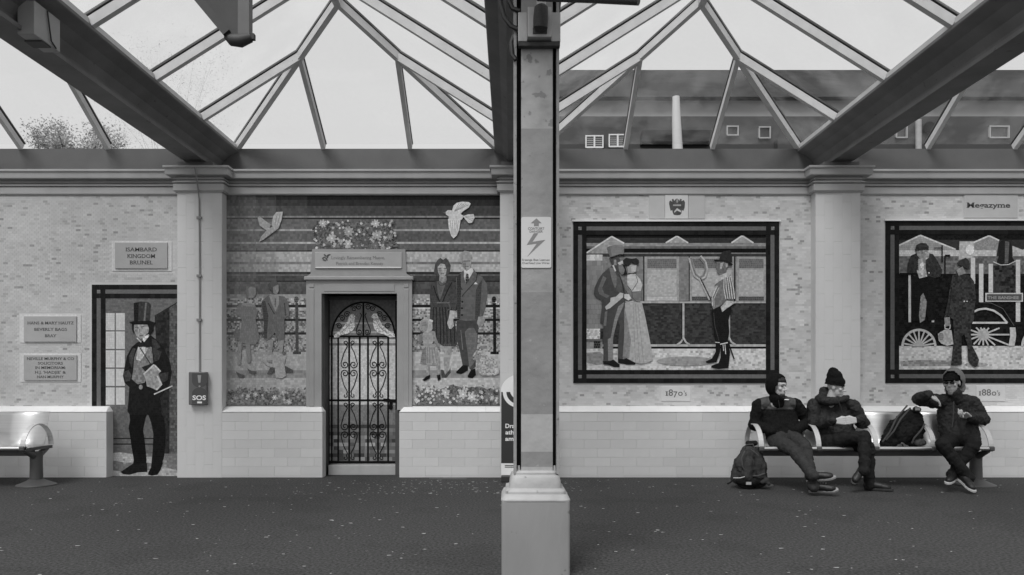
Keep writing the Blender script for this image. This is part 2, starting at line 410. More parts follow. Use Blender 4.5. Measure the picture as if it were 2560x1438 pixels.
for k, (fx0, fx1) in FLD.items():
    board = MB().box(WX(fx0) - .01, WX(fx1) + .01, .001, .02, ZC1 - .03, 3.60).build('tile_field', m_grout, wall)
    mass = MB(); row = 0; cand = []
    base = (155, 160, 162)[k]; y = 485.0
    while y < 1016:
        x = fx0 - (CWp / 2 if row % 2 else 0); col = 0
        while x < fx1:
            bx0, bx1, by0, by1 = max(x, fx0) + .15, min(x + CWp, fx1) - .15, y + .2, min(y + CHp, 1016) - .2
            ok = bx1 - bx0 > 1.5 and not any(bx1 > e[0] - 1 and bx0 < e[2] + 1 and by1 > e[1] - 1 and by0 < e[3] + 1 for e in EXC[k])
            if ok:
                g = base + RN.gauss(0, 2.2) + (cln(col // 2, row // 3, k) - .5) * (6, 15, 11)[k] + (cln(col // 5, row // 7, k + 9) - .5) * 6
                u = cln(col, row, k + 20); hot = .5 + cln(col // 9, row // 14, k + 5) * 1.2
                if u < (.034, .05, .045)[k] * hot: cand.append((u, bx0, bx1, by0, by1))
                else:
                    if u < .12 * hot: g -= RN.uniform(4, 13)
                    mass.add([(WX(bx0), -.0012, WZ(by1)), (WX(bx1), -.0012, WZ(by1)), (WX(bx1), -.0012, WZ(by0)), (WX(bx0), -.0012, WZ(by0)),
                              (WX(bx0), .001, WZ(by1)), (WX(bx1), .001, WZ(by1)), (WX(bx1), .001, WZ(by0)), (WX(bx0), .001, WZ(by0))],
                             [(0, 1, 2, 3), (0, 4, 5, 1), (1, 5, 6, 2), (2, 6, 7, 3), (3, 7, 4, 0)], A(g))
            x += CWp; col += 1
        y += CHp; row += 1
    link_mesh('tile_mass', mass.mesh('tile_mass'), M_TILE, board)['kind'] = 'stuff'
    for u, bx0, bx1, by0, by1 in cand[:270]:
        o = bpy.data.objects.new('tile', tmesh); COL.link(o); o.parent = board
        o.location = (WX(bx0), -.0016, WZ(by1)); o.scale = ((WX(bx1) - WX(bx0)) / .0525, 1, (WZ(by0) - WZ(by1)) / .0262)
        o.material_slots[0].link = 'OBJECT'; o.material_slots[0].material = RN.choice(m_dk)
# gutter box behind the cornice
m_steel = mat('grey_steel_paint', A(74), .5, .1, 4, .05, 40, spots=(45, .71, .5)); m_beam = mat('beam_paint', .15, .6, .25, 3, .15, 30, spots=(14, .68, .6))
g = MB(); YF = .45; ZF0, ZF1 = 3.89, WZ(372, .45)
g.box(-11, 11, YF, YF + .5, ZF0, ZF1); g.build('gutter_box', m_steel, label='long grey gutter box lying along the top of the wall', cat='gutter')
m_seam = mat('seam_dark', .03, .7)
# ------------------------------------------------------------------ roof beams and hip rooflights
BN = ['grey valley beam running out from the pilaster beyond the left edge', 'grey valley beam over the pilaster with the emergency call box', 'dark valley beam above the foreground column',
      'dark valley beam over the pilaster behind the seated men', 'grey valley beam over the pilaster beyond the right edge']
YEND = -6.2
bq = [(.31, 4.30), (.31, 4.272), (.30, 4.262), (.20, 4.215), (.11, 4.14), (.07, 4.06), (.06, 4.005), (.13, 3.992), (.13, 3.955)]
bp = [(-x, z) for x, z in bq] + bq[::-1]
for px, lab in zip(PIL, BN):
    t = empty('valley_beam', (px, -.1, 3.95), lab, 'beam', 'valley beams under the rooflights')
    b = MB(); n = len(bp)
    vs = [(px + x, YEND, z) for x, z in bp] + [(px + x, YF - .002, z) for x, z in bp]
    b.add(vs, [tuple(range(n)), tuple(range(2 * n - 1, n - 1, -1))] + [(i, i + n, (i + 1) % n + n, (i + 1) % n) for i in range(n)])
    b.build('beam', m_beam, t)
    MB().box(px - .22, px + .22, -.2, .14, 3.884, 3.953).build('bearing_plate', m_beam, t)
m_raf = mat('rafter_paint', A(158), .45, .1, 8, .03, 40, spots=(60, .70, .55)); m_cap = mat('glazing_cap_dark', .05, .6)
mg = bpy.data.materials.new('dusty_glass'); mg.use_nodes = True; N = mg.node_tree.nodes; L = mg.node_tree.links; N.clear()
out = N.new('ShaderNodeOutputMaterial'); tr = N.new('ShaderNodeBsdfTransparent'); tr.inputs[0].default_value = (.985, .985, .985, 1)
gl = N.new('ShaderNodeBsdfGlossy'); gl.inputs[0].default_value = (.9, .9, .9, 1); gl.inputs['Roughness'].default_value = .05
tl = N.new('ShaderNodeBsdfTranslucent'); tl.inputs[0].default_value = (.8, .8, .8, 1)
m1 = N.new('ShaderNodeMixShader'); m2 = N.new('ShaderNodeMixShader'); m2.inputs[0].default_value = .012
tc = N.new('ShaderNodeTexCoord'); no = N.new('ShaderNodeTexNoise'); no.inputs['Scale'].default_value = 1.4; no.inputs['Detail'].default_value = 7; no.inputs['Roughness'].default_value = .65
rg = N.new('ShaderNodeMapRange'); rg.inputs[1].default_value = .42; rg.inputs[2].default_value = .72; rg.inputs[3].default_value = .012; rg.inputs[4].default_value = .10
L.new(tc.outputs['Object'], no.inputs[0]); L.new(no.outputs[0], rg.inputs[0]); L.new(rg.outputs[0], m1.inputs[0])
L.new(tr.outputs[0], m1.inputs[1]); L.new(tl.outputs[0], m1.inputs[2]); L.new(m1.outputs[0], m2.inputs[1]); L.new(gl.outputs[0], m2.inputs[2]); L.new(m2.outputs[0], out.inputs[0])
RLAB = ['glazed hip rooflight at the far left over the name plaques', 'glazed hip rooflight over the memorial gate mosaic', 'glazed hip rooflight showing the building behind, over the farm mosaic', 'glazed hip rooflight at the far right over the engine mosaic']
EZ, RZ = 4.335, 5.42
def pane(parent, pts):
    P = [Vector(p) for p in pts]; nm = (P[1] - P[0]).cross(P[2] - P[0]).normalized()
    if nm.z < 0: nm = -nm
    n = len(P); b = MB(); b.add([p + nm * .060 for p in P] + [p + nm * .064 for p in P], [tuple(range(n)), tuple(range(2 * n - 1, n - 1, -1))] + [(i, i + n, (i + 1) % n + n, (i + 1) % n) for i in range(n)])
    b.build('pane', mg, parent)
def rafter(parent, p0, p1, nm='rafter', w=.06, d=.085, up=(0, 0, 1)):
    b = MB().bar(p0, p1, w, d, up); o = b.build(nm, m_raf, parent)
    u = Vector(up); ax = (Vector(p1) - Vector(p0)).normalized(); sd = ax.cross(u).normalized(); n = sd.cross(ax).normalized()
    MB().bar(Vector(p0) + n * .066, Vector(p1) + n * .066, w * 1.25, .022, up).build('glazing_cap', m_cap, o)
for i, lab in enumerate(RLAB):
    xl, xr = PIL[i] + .29, PIL[i + 1] - .29; xm = (xl + xr) / 2; hs = (xr - xl) / 2; Y0 = YF + .02; ya = Y0 - hs
    t = empty('rooflight', (xm, Y0, EZ), lab, 'rooflight', 'hip rooflights over the platform')
    ap = Vector((xm, ya, RZ)); cl = Vector((xl, Y0, EZ)); cr = Vector((xr, Y0, EZ))
    rafter(t, (xm, YEND, RZ), ap + Vector((0, .0, 0)), 'ridge', .08, .09)
    q = .335
    for s_, c in ((-1, cl), (1, cr)):
        nd = ap.lerp(c, q); nu = Vector((s_ * (RZ - EZ), 0, hs)).normalized(); ne = Vector((0, RZ - EZ, hs)).normalized()
        rafter(t, ap, c, 'hip', .065, .085, (nu + ne).normalized())
        x = xl if s_ < 0 else xr
        foot = Vector((x, nd.y, EZ)); rafter(t, nd, foot, 'rafter', up=nu)
        ef = Vector((nd.x, Y0, EZ)); rafter(t, nd, ef, 'rafter', .055, .08, ne)
        ys = [nd.y]; yy = nd.y - 1.2; tops = [nd]
        pane(t, [nd, foot, c]); pane(t, [nd, ef, c])
        prev_t, prev_f = nd, foot; first = True
        while yy > YEND:
            tp = Vector((xm, yy, RZ)); ft = Vector((x, yy, EZ)); rafter(t, tp, ft, 'rafter', up=nu)
            pane(t, ([nd, ap, tp, ft, foot] if first else [prev_t, tp, ft, prev_f])); first = False; prev_t, prev_f = tp, ft; yy -= 1.2
        MB().box(min(x, x + s_ * .05), max(x, x + s_ * .05), YEND, Y0, EZ - .05, EZ + .03).build('eaves_rail', m_raf, t)
    nl, nr = ap.lerp(cl, q), ap.lerp(cr, q)
    pane(t, [ap, nl, Vector((nl.x, Y0, EZ)), Vector((nr.x, Y0, EZ)), nr])
# ------------------------------------------------------------------ mosaics
m_bed = mat('mosaic_bed', A(56), .85, .15, 20)
def bed(root, x0, y0, x1, y1, y, th=.02, m=None, nm='mortar_bed'):
    return MB().box(WX(x0, MY), WX(x1, MY), y - .001, y + th, WZ(y1, MY), WZ(y0, MY)).build(nm, m or m_bed, root)
def frame(mu, x0, y0, x1, y1, sides='LRTB', wd=34, g1=20, g2=84):
    """mosaic border: dark, grey and dark bands, built of one run per side"""
    for s in sides:
        a, b, c = wd * .36, wd * .66, wd
        if s == 'L': rr = [rc(x0, y0, x0 + a, y1), rc(x0 + a, y0, x0 + b, y1), rc(x0 + b, y0, x0 + c, y1)]
        if s == 'R': rr = [rc(x1 - a, y0, x1, y1), rc(x1 - b, y0, x1 - a, y1), rc(x1 - c, y0, x1 - b, y1)]
        if s == 'T': rr = [rc(x0, y0, x1, y0 + a), rc(x0, y0 + a, x1, y0 + b), rc(x0, y0 + b, x1, y0 + c)]
        if s == 'B': rr = [rc(x0, y1 - a, x1, y1), rc(x0, y1 - b, x1, y1 - a), rc(x0, y1 - c, x1, y1 - b)]
        if s in 'TB': rr = [[(max(x0 + (wd if 'L' in sides else 0), px), py) if px == x0 else (min(x1 - (wd if 'R' in sides else 0), px), py) for px, py in r] for r in rr]
        kk = dict(cw=12, ch=12) if s in 'LR' else dict(cw=12, ch=12)
        mu.part('border', [(rr[0], g1, kk), (rr[1], g2, dict(cw=4, ch=4, var=.06, gap=.15)), (rr[2], g1, kk)], var=.25)
    for s in ('LT', 'RT', 'LB', 'RB'):
        if s[0] in sides and s[1] in sides:
            cx = x0 if s[0] == 'L' else x1 - wd; cy = y0 if s[1] == 'T' else y1 - wd
            mu.part('corner_tile', [(rc(cx, cy, cx + wd, cy + wd), g1, dict(cw=11.3, ch=11.3)), (rc(cx + wd * .38, cy + wd * .38, cx + wd * .64, cy + wd * .64), g2 + 15, dict(cw=5, ch=5))], var=.2)
# ---- man in a top hat
def fade(g, x=None): return g
r = empty('mosaic_mural', wp(355, 1195), 'mosaic of a man in a top hat standing in a dark doorway', 'mural')
mu = Mural(r, .0); bed(r, 230, 712, 444, 1017, 0); bed(r, 268, 1017, 444, 1193, 0)
mu.part('background', [(rc(264, 745, 444, 1018), 88), (rc(268, 1018, 444, 1095), 84), (rc(268, 1095, 444, 1098), 30), (rc(268, 1098, 444, 1109), 86), (rc(268, 1109, 444, 1112), 30), (rc(268, 1112, 444, 1134), 84)], cw=6.5, ch=4.6, var=.12)
for a_ in ((265, 287), (290, 312.5)):
    for (y0, y1) in ((783, 826), (829, 872.5), (876, 919), (922.5, 965), (969, 1012)):
        mu.part('window_pane', [(rc(a_[0], y0, a_[1], y1), 165, dict(cw=5.5, ch=5.2, bond=False))], var=.05)
mu.part('doorway', [([(387, 789), (432, 762), (444, 755), (444, 1168), (412, 1146), (405, 1120)], 36), ([(424, 770), (444, 757), (444, 1168), (424, 1154)], 72)], cw=5.5, ch=6.5, var=.3)
mu.part('pavement', [(rc(268, 1134, 444, 1193), 96), ([(268, 1134), (300, 1131), (334, 1136), (336, 1156), (315, 1157), (285, 1152), (268, 1147)], 146), ([(360, 1142), (382, 1142), (381, 1158), (362, 1156)], 138),
     ([(268, 1174), (300, 1178), (330, 1184), (400, 1170), (408, 1166), (444, 1176), (444, 1193), (268, 1193)], 142), ([(412, 1146), (444, 1168), (444, 1177), (408, 1167)], 98)], cw=6, ch=5.5, var=.12, fleck=(.12, 120))
frame(mu, 230, 712, 444, 1016, 'LT', 34, 22, 86)
mu.figure('man_figure', [
    ('leg', [([(324, 1036), (326, 1050), (322, 1070), (325, 1085), (330, 1120), (335, 1150), (333, 1161), (366, 1161), (367, 1150), (362, 1100), (358, 1075), (364, 1045), (369, 1034)], 14)]),
    ('leg', [([(371, 1036), (378, 1055), (384, 1085), (382, 1130), (378, 1168), (403, 1168), (411, 1140), (415, 1090), (411, 1045), (402, 1032)], 17)]),
    ('shoe', [([(302, 1180), (315, 1171), (333, 1159), (368, 1158), (369, 1180), (345, 1181), (325, 1187), (308, 1185)], 22)]),
    ('shoe', [([(371, 1182), (380, 1165), (408, 1156), (402, 1175), (394, 1187), (380, 1189), (371, 1187)], 16)]),
    ('coat', [([(344, 856), (330, 868), (318, 890), (312, 918), (308, 940), (312, 957), (324, 968), (322, 1000), (319, 1028), (326, 1038), (352, 1037), (402, 1037), (404, 1020), (400, 995), (425, 960), (430, 930), (424, 900), (408, 868), (392, 850), (377, 838), (366, 850)], 22),
              ([(323, 890), (333, 870), (340, 872), (333, 900), (331, 922), (324, 905)], 55), ([(380, 846), (392, 852), (402, 868), (392, 874), (405, 880), (398, 900), (386, 905)], 48),
              ([(310, 930), (322, 925), (330, 938), (326, 952), (314, 955)], 52), ([(398, 935), (422, 930), (420, 950), (404, 958)], 48)]),
    ('waistcoat', [([(346, 866), (336, 895), (334, 925), (330, 948), (345, 961), (362, 957), (376, 935), (384, 905), (380, 868), (372, 866)], 104)]),
    ('shirt', [([(346, 868), (372, 868), (362, 888), (352, 903), (341, 899)], 158)]),
    ('strap', [('S', [(351, 870), (378, 912)], 3, 38)]),
    ('bow_tie', [([(346, 858), (360, 857), (376, 845), (376, 868), (368, 870), (360, 866), (348, 869)], 28)]),
    ('face', [([(336, 811), (371, 812), (374, 828), (362, 842), (352, 848), (342, 840), (336, 826)], 132), ([(336, 812), (346, 814), (345, 836), (338, 830)], 108), ('S', [(338, 819), (347, 819)], 2, 70), ('S', [(353, 818), (362, 816)], 2.2, 66), ('S', [(350, 822), (349, 833), (355, 834)], 1.5, 92), ('S', [(349, 840), (358, 839)], 2, 72)]),
    ('collar', [([(357, 844), (374, 835), (372, 843), (361, 856), (358, 852)], 172), ('S', [(343, 845), (354, 856)], 3, 165)]),
    ('hair', [([(330, 809), (336, 811), (336, 836), (331, 826)], 28)]), ('hair', [([(369, 811), (384, 813), (385, 826), (377, 838), (371, 836), (374, 822)], 24)]),
    ('top_hat', [([(335, 758), (352, 754), (372, 756), (377, 761), (374, 805), (336, 806)], 50), ([(335, 758), (348, 756), (346, 806), (336, 806)], 22), ('S', [(366, 757), (362, 803)], 4.5, 92)]),
    ('hat_brim', [([(323, 806), (335, 803), (375, 802), (389, 807), (386, 816), (370, 811), (335, 812)], 20)]),
    ('book', [([(355, 918), (386, 907), (366, 932)], 34)]),
    ('papers', [([(359, 935), (386, 911), (404, 928), (397, 935), (404, 955), (406, 963), (392, 976), (380, 970), (368, 966), (366, 950)], 128), ('S', [(360, 936), (386, 912), (402, 929)], 4, 166), ('S', [(394, 940), (405, 961), (392, 975)], 4, 162)]),
    ('hand', [([(368, 948), (385, 940), (392, 952), (384, 968), (368, 966)], 122)]), ('watch', [(ell(353, 968, 5, 6), 112)]),
    ('cane', [('S', [(386, 986), (432, 965)], 3, 168)])], cw=5, ch=6, var=.2, gap=.25)
# ---- family and memorial gate surround
r = empty('mosaic_mural', wp(908, 1013), 'memorial mosaic of a family, dog, doves and haze-paled children around the gate', 'mural')
mu = Mural(r, 0.0); bed(r, 566, 487, 768, 1013, 0); bed(r, 1031, 487, 1250, 1013, 0); bed(r, 768, 487, 1031, 692, 0)
rows = [(487, 500, 22), (500, 515, 38), (515, 540, 58), (540, 544.5, 112), (544.5, 548, 24), (548, 573, 84), (573, 578, 140), (578, 605, 80), (605, 610, 148), (610, 626, 82), (626, 629.5, 40),  # darkest top row holds the cornice's shade in its tile colour
        (629.5, 655, 148), (655, 661, 104), (661, 680, 146), (680, 686, 40), (686, 690, 84), (690, 702, 54), (702, 705, 28), (705, 722, 70), (722, 736, 62)]
rows2 = [(736, 746, 132), (746, 762, 142), (762, 769, 24), (769, 773, 165), (773, 797, 128), (797, 803, 26), (803, 831, 126), (831, 837, 26), (837, 880, 124), (880, 926, 150), (926, 945, 118), (945, 1013, 152)]
def fl(g, x):                                             # lens haze over the left of the panel, put into the tile colour
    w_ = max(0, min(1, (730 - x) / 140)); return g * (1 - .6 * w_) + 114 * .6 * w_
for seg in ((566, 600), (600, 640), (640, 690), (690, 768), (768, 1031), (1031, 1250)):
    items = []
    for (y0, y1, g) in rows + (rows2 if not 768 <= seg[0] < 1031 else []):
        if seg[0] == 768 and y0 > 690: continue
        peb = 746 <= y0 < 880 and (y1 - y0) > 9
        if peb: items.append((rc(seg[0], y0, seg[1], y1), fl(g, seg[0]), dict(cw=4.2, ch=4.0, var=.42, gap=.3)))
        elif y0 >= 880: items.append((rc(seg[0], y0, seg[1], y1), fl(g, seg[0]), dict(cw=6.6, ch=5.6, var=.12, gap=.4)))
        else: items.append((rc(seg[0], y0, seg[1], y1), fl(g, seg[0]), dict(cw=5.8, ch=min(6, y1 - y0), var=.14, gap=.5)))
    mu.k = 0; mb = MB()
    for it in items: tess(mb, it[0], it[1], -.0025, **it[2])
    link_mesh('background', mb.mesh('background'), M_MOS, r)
mu.k = 2
for x, g in ((742, 60), (1236, 20)):
    mu.part('railing_post', [('S', [(x, 758), (x + 1, 883)], 8, g), (ell(x - 1, 749, 6, 8), g), (rc(x - 10, 879, x + 11, 886), g)])
mu.figure('woman_figure', [
    ('leg', [([(1110, 860), (1130, 860), (1129, 885), (1121, 925), (1112, 938), (1109, 905)], 128)]), ('shoe', [([(1102, 924), (1108, 925), (1113, 937), (1123, 926), (1126, 919), (1127, 932), (1116, 945), (1104, 945)], 58)]),
    ('dress', [([(1078, 710), (1090, 703), (1118, 702), (1136, 704), (1143, 714), (1144, 745), (1140, 778), (1132, 790), (1140, 820), (1143, 862), (1138, 866), (1108, 866), (1085, 850), (1078, 815), (1074, 795), (1076, 770), (1074, 730)], 58)] +
              [('S', [(x0, 768), (x0 + d_, 812), (x0 + 1.3 * d_, 860)], 2.2, 22, 7) for x0, d_ in ((1084, -2), (1091, 0), (1099, 2), (1106, 3), (1113, 4), (1120, 6), (1127, 8))] + [('S', [(1084, 715), (1090, 735), (1100, 756)], 2.5, 24), ('S', [(1130, 706), (1118, 728), (1106, 756)], 2.5, 24), ('S', [(1144, 712), (1146, 745), (1141, 775)], 3, 22), ('S', [(1092, 757), (1124, 757)], 3.5, 92), ('S', [(1122, 760), (1127, 772), (1118, 776)], 2.5, 84)]),
    ('neckline', [([(1092, 704), (1116, 702), (1112, 716), (1100, 752), (1094, 730)], 84)]),
    ('neck', [([(1099, 686), (1115, 686), (1117, 701), (1106, 708), (1098, 702)], 118)]), ('necklace', [('S', [(1095, 706), (1100, 714), (1108, 714), (1114, 708)], 2, 60)]),
    ('hair', [([(1085, 678), (1088, 660), (1094, 650), (1101, 645), (1108, 650), (1115, 645), (1121, 651), (1127, 664), (1125, 680), (1118, 690), (1092, 690), (1086, 685)], 66)]),
    ('face', [([(1094, 668), (1102, 659), (1112, 661), (1117, 675), (1114, 687), (1108, 694), (1100, 691), (1095, 680)], 146), ([(1095, 670), (1104, 668), (1105, 690), (1098, 686)], 116), ('S', [(1097, 672), (1104, 671)], 2, 80), ('S', [(1109, 671), (1116, 672)], 2, 84), ('S', [(1102, 684), (1111, 684)], 2, 84)]),
    ('hand', [([(1125, 776), (1140, 778), (1133, 800), (1135, 815), (1128, 823), (1123, 822), (1118, 808), (1122, 795)], 152)])], cw=5, ch=5.5, var=.14, gap=.3)
mu.figure('man_figure', [
    ('trousers', [([(1142, 800), (1190, 800), (1197, 798), (1195, 830), (1193, 860), (1189, 900), (1189, 917), (1178, 927), (1171, 916), (1157, 916), (1150, 880), (1141, 845)], 58), ([(1162, 830), (1172, 820), (1185, 820), (1193, 835), (1192, 870), (1187, 905), (1173, 922), (1170, 890), (1165, 855)], 88), ('S', [(1152, 825), (1157, 875)], 2, 100)]),
    ('shoe', [([(1140, 930), (1157, 913), (1170, 914), (1170, 926), (1155, 935), (1142, 934)], 16)]), ('shoe', [([(1169, 940), (1177, 926), (1188, 921), (1190, 938), (1181, 946), (1170, 944)], 14)]),
    ('jacket', [([(1159, 676), (1150, 684), (1140, 695), (1142, 740), (1143, 795), (1150, 800), (1165, 803), (1190, 801), (1196, 792), (1207, 791), (1214, 770), (1219, 735), (1217, 710), (1206, 693), (1192, 685), (1184, 672), (1165, 711)], 82),
                ([(1142, 692), (1152, 684), (1153, 730), (1151, 798), (1143, 795)], 44), ([(1190, 725), (1199, 708), (1205, 700), (1203, 740), (1199, 792), (1187, 801)], 54),
                ('S', [(1194, 683), (1190, 702), (1160, 735), (1155, 742)], 2.4, 40), ('S', [(1150, 690), (1150, 715), (1156, 726)], 2.4, 40)]),
    ('button', [(ell(1156, 755, 2.6, 2.6, 8), 12)]), ('button', [(ell(1155, 771, 2.6, 2.6, 8), 12)]), ('button', [(ell(1155, 788, 2.6, 2.6, 8), 12)]),
    ('handkerchief', [([(1184, 711), (1189, 705), (1195, 711)], 172)]),
    ('shirt', [([(1160, 676), (1180, 670), (1184, 678), (1165, 711), (1160, 692)], 172)]), ('tie', [([(1166, 684), (1171, 685), (1173, 701), (1165, 711), (1163, 700)], 38)]),
    ('face', [([(1157, 640), (1177, 640), (1178, 662), (1174, 673), (1166, 679), (1160, 671), (1156, 660)], 134), ([(1156, 652), (1165, 652), (1166, 676), (1158, 668)], 104), ('S', [(1159, 653), (1176, 653)], 2.4, 76), ('S', [(1162, 667), (1172, 667)], 2, 84)]),
    ('hair', [([(1149, 646), (1152, 633), (1162, 627), (1172, 629), (1179, 638), (1178, 646), (1172, 641), (1158, 641), (1154, 650), (1156, 660), (1151, 656)], 132)]),
    ('hand', [([(1196, 792), (1210, 792), (1213, 800), (1207, 815), (1198, 817), (1192, 808)], 124)])], cw=6, ch=6, var=.1, gap=.3)
mu.figure('girl_figure', [
    ('leg', [([(1064, 908), (1074, 908), (1073, 941), (1067, 941)], 126)]), ('leg', [([(1088, 908), (1099, 904), (1101, 932), (1095, 940)], 122)]),
    ('shoe', [([(1056, 950), (1066, 941), (1075, 937), (1075, 946), (1062, 953)], 18)]), ('shoe', [([(1092, 938), (1101, 937), (1102, 948), (1095, 953)], 20)]),
    ('skirt', [([(1060, 863), (1086, 860), (1095, 880), (1101, 905), (1088, 913), (1065, 911), (1050, 908), (1055, 880)], 128), ([(1056, 876), (1065, 866), (1066, 912), (1052, 906)], 96)] + [('S', [(x, 868), (x + d_, 909)], 1.4, 92) for x, d_ in ((1069, -1), (1074, 1), (1080, 4), (1085, 8))]),
    ('bodice', [([(1058, 832), (1072, 828), (1081, 832), (1085, 850), (1080, 863), (1060, 865), (1056, 848)], 132)]), ('arm', [([(1078, 827), (1088, 829), (1091, 845), (1099, 866), (1095, 869), (1084, 852)], 118)]),
    ('arm', [([(1046, 838), (1057, 833), (1058, 850), (1052, 862), (1047, 855)], 104)]),
    ('hair', [([(1049, 812), (1053, 801), (1062, 796), (1074, 798), (1081, 806), (1082, 822), (1077, 829), (1064, 832), (1052, 826)], 138)]), ('face', [([(1053, 808), (1064, 804), (1071, 814), (1067, 828), (1058, 831), (1052, 822)], 116), ('S', [(1055, 814), (1066, 813)], 1.6, 82)]),
    ('bow', [([(1072, 797), (1083, 801), (1082, 806), (1073, 803)], 168)])], cw=4.5, ch=5, var=.14, gap=.3)
mu.figure('dog_figure', [('coat', [([(1181, 890), (1190, 877), (1205, 875), (1210, 885), (1225, 893), (1240, 900), (1246, 920), (1246, 935), (1235, 939), (1205, 939), (1197, 932), (1190, 915), (1190, 900), (1183, 900)], 140, dict(cw=3.5, ch=3.2, var=.3))]),
    ('muzzle', [([(1183, 891), (1194, 884), (1204, 892), (1199, 901), (1186, 902)], 112), (ell(1196, 886, 2, 1.6, 6), 40), (ell(1184, 894, 2.2, 2, 6), 60)]), ('tail', [([(1234, 922), (1246, 918), (1247, 932), (1238, 936)], 160)])], cw=3.5, ch=3.5)
mu.figure('boy_figure', [  # pale tones of the left-hand children carry the same lens haze as colour
    ('leg', [([(668, 850), (685, 850), (681, 880), (684, 912), (676, 912), (674, 880)], 122)]), ('leg', [([(695, 850), (711, 849), (707, 882), (712, 912), (704, 912), (700, 880)], 124)]),
    ('shoe', [([(668, 935), (676, 920), (687, 917), (688, 928), (676, 936)], 72)]), ('shoe', [([(706, 930), (708, 917), (716, 916), (733, 925), (732, 932), (716, 931)], 70)]),
    ('jacket', [([(656, 752), (672, 738), (700, 740), (712, 742), (722, 755), (724, 790), (712, 796), (712, 850), (697, 853), (688, 832), (670, 853), (661, 848), (660, 800), (654, 780)], 92), ([(655, 755), (664, 752), (672, 790), (668, 847), (661, 846), (660, 800)], 58), ('S', [(671, 758), (687, 786)], 2.5, 52), ('S', [(712, 758), (715, 790)], 3, 60)]),
    ('shirt', [([(674, 740), (684, 738), (698, 736), (698, 762), (690, 780), (680, 760)], 126), ([(688, 745), (692, 748), (690, 770), (687, 762)], 84)]),
    ('face', [([(683, 716), (697, 712), (698, 728), (692, 738), (684, 733)], 118)]), ('hair', [([(670, 712), (680, 703), (692, 702), (697, 712), (690, 715), (683, 719), (683, 730), (674, 722)], 74)])], cw=6, ch=6, var=.08)
mu.figure('girl_figure', [('leg', [([(596, 855), (606, 855), (602, 912), (594, 912)], 116)]), ('leg', [([(614, 855), (627, 855), (628, 906), (619, 908)], 112)]),
    ('shoe', [([(590, 928), (599, 934), (613, 938), (608, 945), (597, 943)], 74)]), ('shoe', [([(618, 920), (630, 928), (643, 928), (638, 936), (624, 932)], 74)]),
    ('dress', [([(594, 766), (606, 757), (625, 760), (640, 765), (645, 778), (640, 800), (650, 845), (640, 862), (602, 858), (598, 850), (606, 800), (593, 785)], 104), ([(606, 757), (640, 762), (636, 768), (606, 764)], 122)]),
    ('basket', [([(584, 835), (592, 822), (600, 828), (602, 850), (590, 852)], 92)]), ('head', [([(617, 726), (627, 717), (640, 720), (642, 735), (634, 746), (622, 746)], 118), ([(614, 728), (622, 718), (624, 740), (618, 750)], 98)])], cw=6, ch=6, var=.07)
mu.figure('puppy_figure', [('coat', [([(655, 890), (668, 892), (680, 885), (700, 884), (716, 890), (712, 912), (716, 940), (706, 946), (690, 944), (688, 920), (670, 915), (660, 905)], 138)]), ('ear', [([(667, 902), (682, 900), (682, 910), (673, 909)], 98)]), ('ear', [([(704, 880), (717, 879), (711, 891)], 92)])], cw=4, ch=4, var=.1)
mu.figure('dove_figure', [('wing', [([(645, 545), (650, 541), (663, 552), (678, 562), (672, 580), (650, 565)], 142)]), ('wing', [([(680, 562), (684, 541), (692, 531), (708, 530), (705, 551), (698, 568), (684, 572)], 150), ('S', [(688, 565), (694, 535)], 1.2, 96), ('S', [(694, 565), (702, 535)], 1.2, 96)]), ('body', [([(672, 572), (702, 560), (697, 572), (682, 583), (660, 600), (648, 606), (654, 592)], 138)])], cw=3.5, ch=5, var=.1)
mu.figure('dove_figure', [('wing', [([(1130, 528), (1134, 515), (1142, 508), (1155, 505), (1172, 506), (1177, 510), (1172, 520), (1158, 529), (1148, 540), (1132, 540)], 176)] + [('S', [(1136, 530), (1148 + 6 * i, 509 + i)], 1.1, 112) for i in range(5)]),
    ('body', [([(1112, 533), (1120, 526), (1130, 527), (1150, 535), (1160, 541), (1155, 550), (1140, 556), (1122, 556), (1122, 542), (1116, 538)], 172)]),
    ('wing', [([(1120, 548), (1140, 548), (1152, 550), (1148, 575), (1142, 590), (1134, 597), (1128, 590), (1122, 570)], 180)] + [('S', [(1126 + 5 * i, 552), (1130 + 3 * i, 588)], 1.1, 118) for i in range(5)]),
    ('tail', [([(1158, 541), (1170, 537), (1184, 536), (1187, 545), (1180, 558), (1172, 559), (1163, 549)], 170)] + [('S', [(1163, 543), (1184, 541 + 7 * i)], 1, 112) for i in range(3)]), ('beak', [([(1108, 533), (1114, 530), (1115, 536)], 92)])], cw=4, ch=5, var=.08, gap=.3)
def flowerbed(x0, y0, x1, y1, big, n, base, paler=0, nl=260):
    y = mu.nxt(); mb = MB()
    for i in range(nl):                                    # leaves
        x, yy = RN.uniform(x0, x1), RN.uniform(y0 + 3, y1)
        if yy < y0 + 12 and RN.random() < .6: continue
        rr = RN.uniform(2.5, 5.5); a_ = RN.uniform(0, 6.3)
        add_tile(mb, rot(ell(x, yy, rr, rr * .5, 6), (x, yy), a_), y - RN.uniform(0, .001), A(RN.choice((52, 66, 78, 92, 104)) + paler * .3), .1)
    for i in range(n):
        x, yy = RN.uniform(x0 + 3, x1 - 3), RN.uniform(y0 + 4, y1 - 4)
        flower(mb, x, yy, RN.uniform(2.8, 4.4), 5, RN.choice((150, 165, 178)) - paler, y - .0022, 140, RN.uniform(0, 70))
    o = link_mesh('foliage', mb.mesh('foliage'), M_MOS, r); o['kind'] = 'stuff'
    for (fx, fy, fr, fn, fg) in big:
        mb = MB(); flower(mb, fx, fy, fr, fn, fg, y - .004, fg + 35, RN.uniform(0, 40)); link_mesh('flower', mb.mesh('flower'), M_MOS, r)
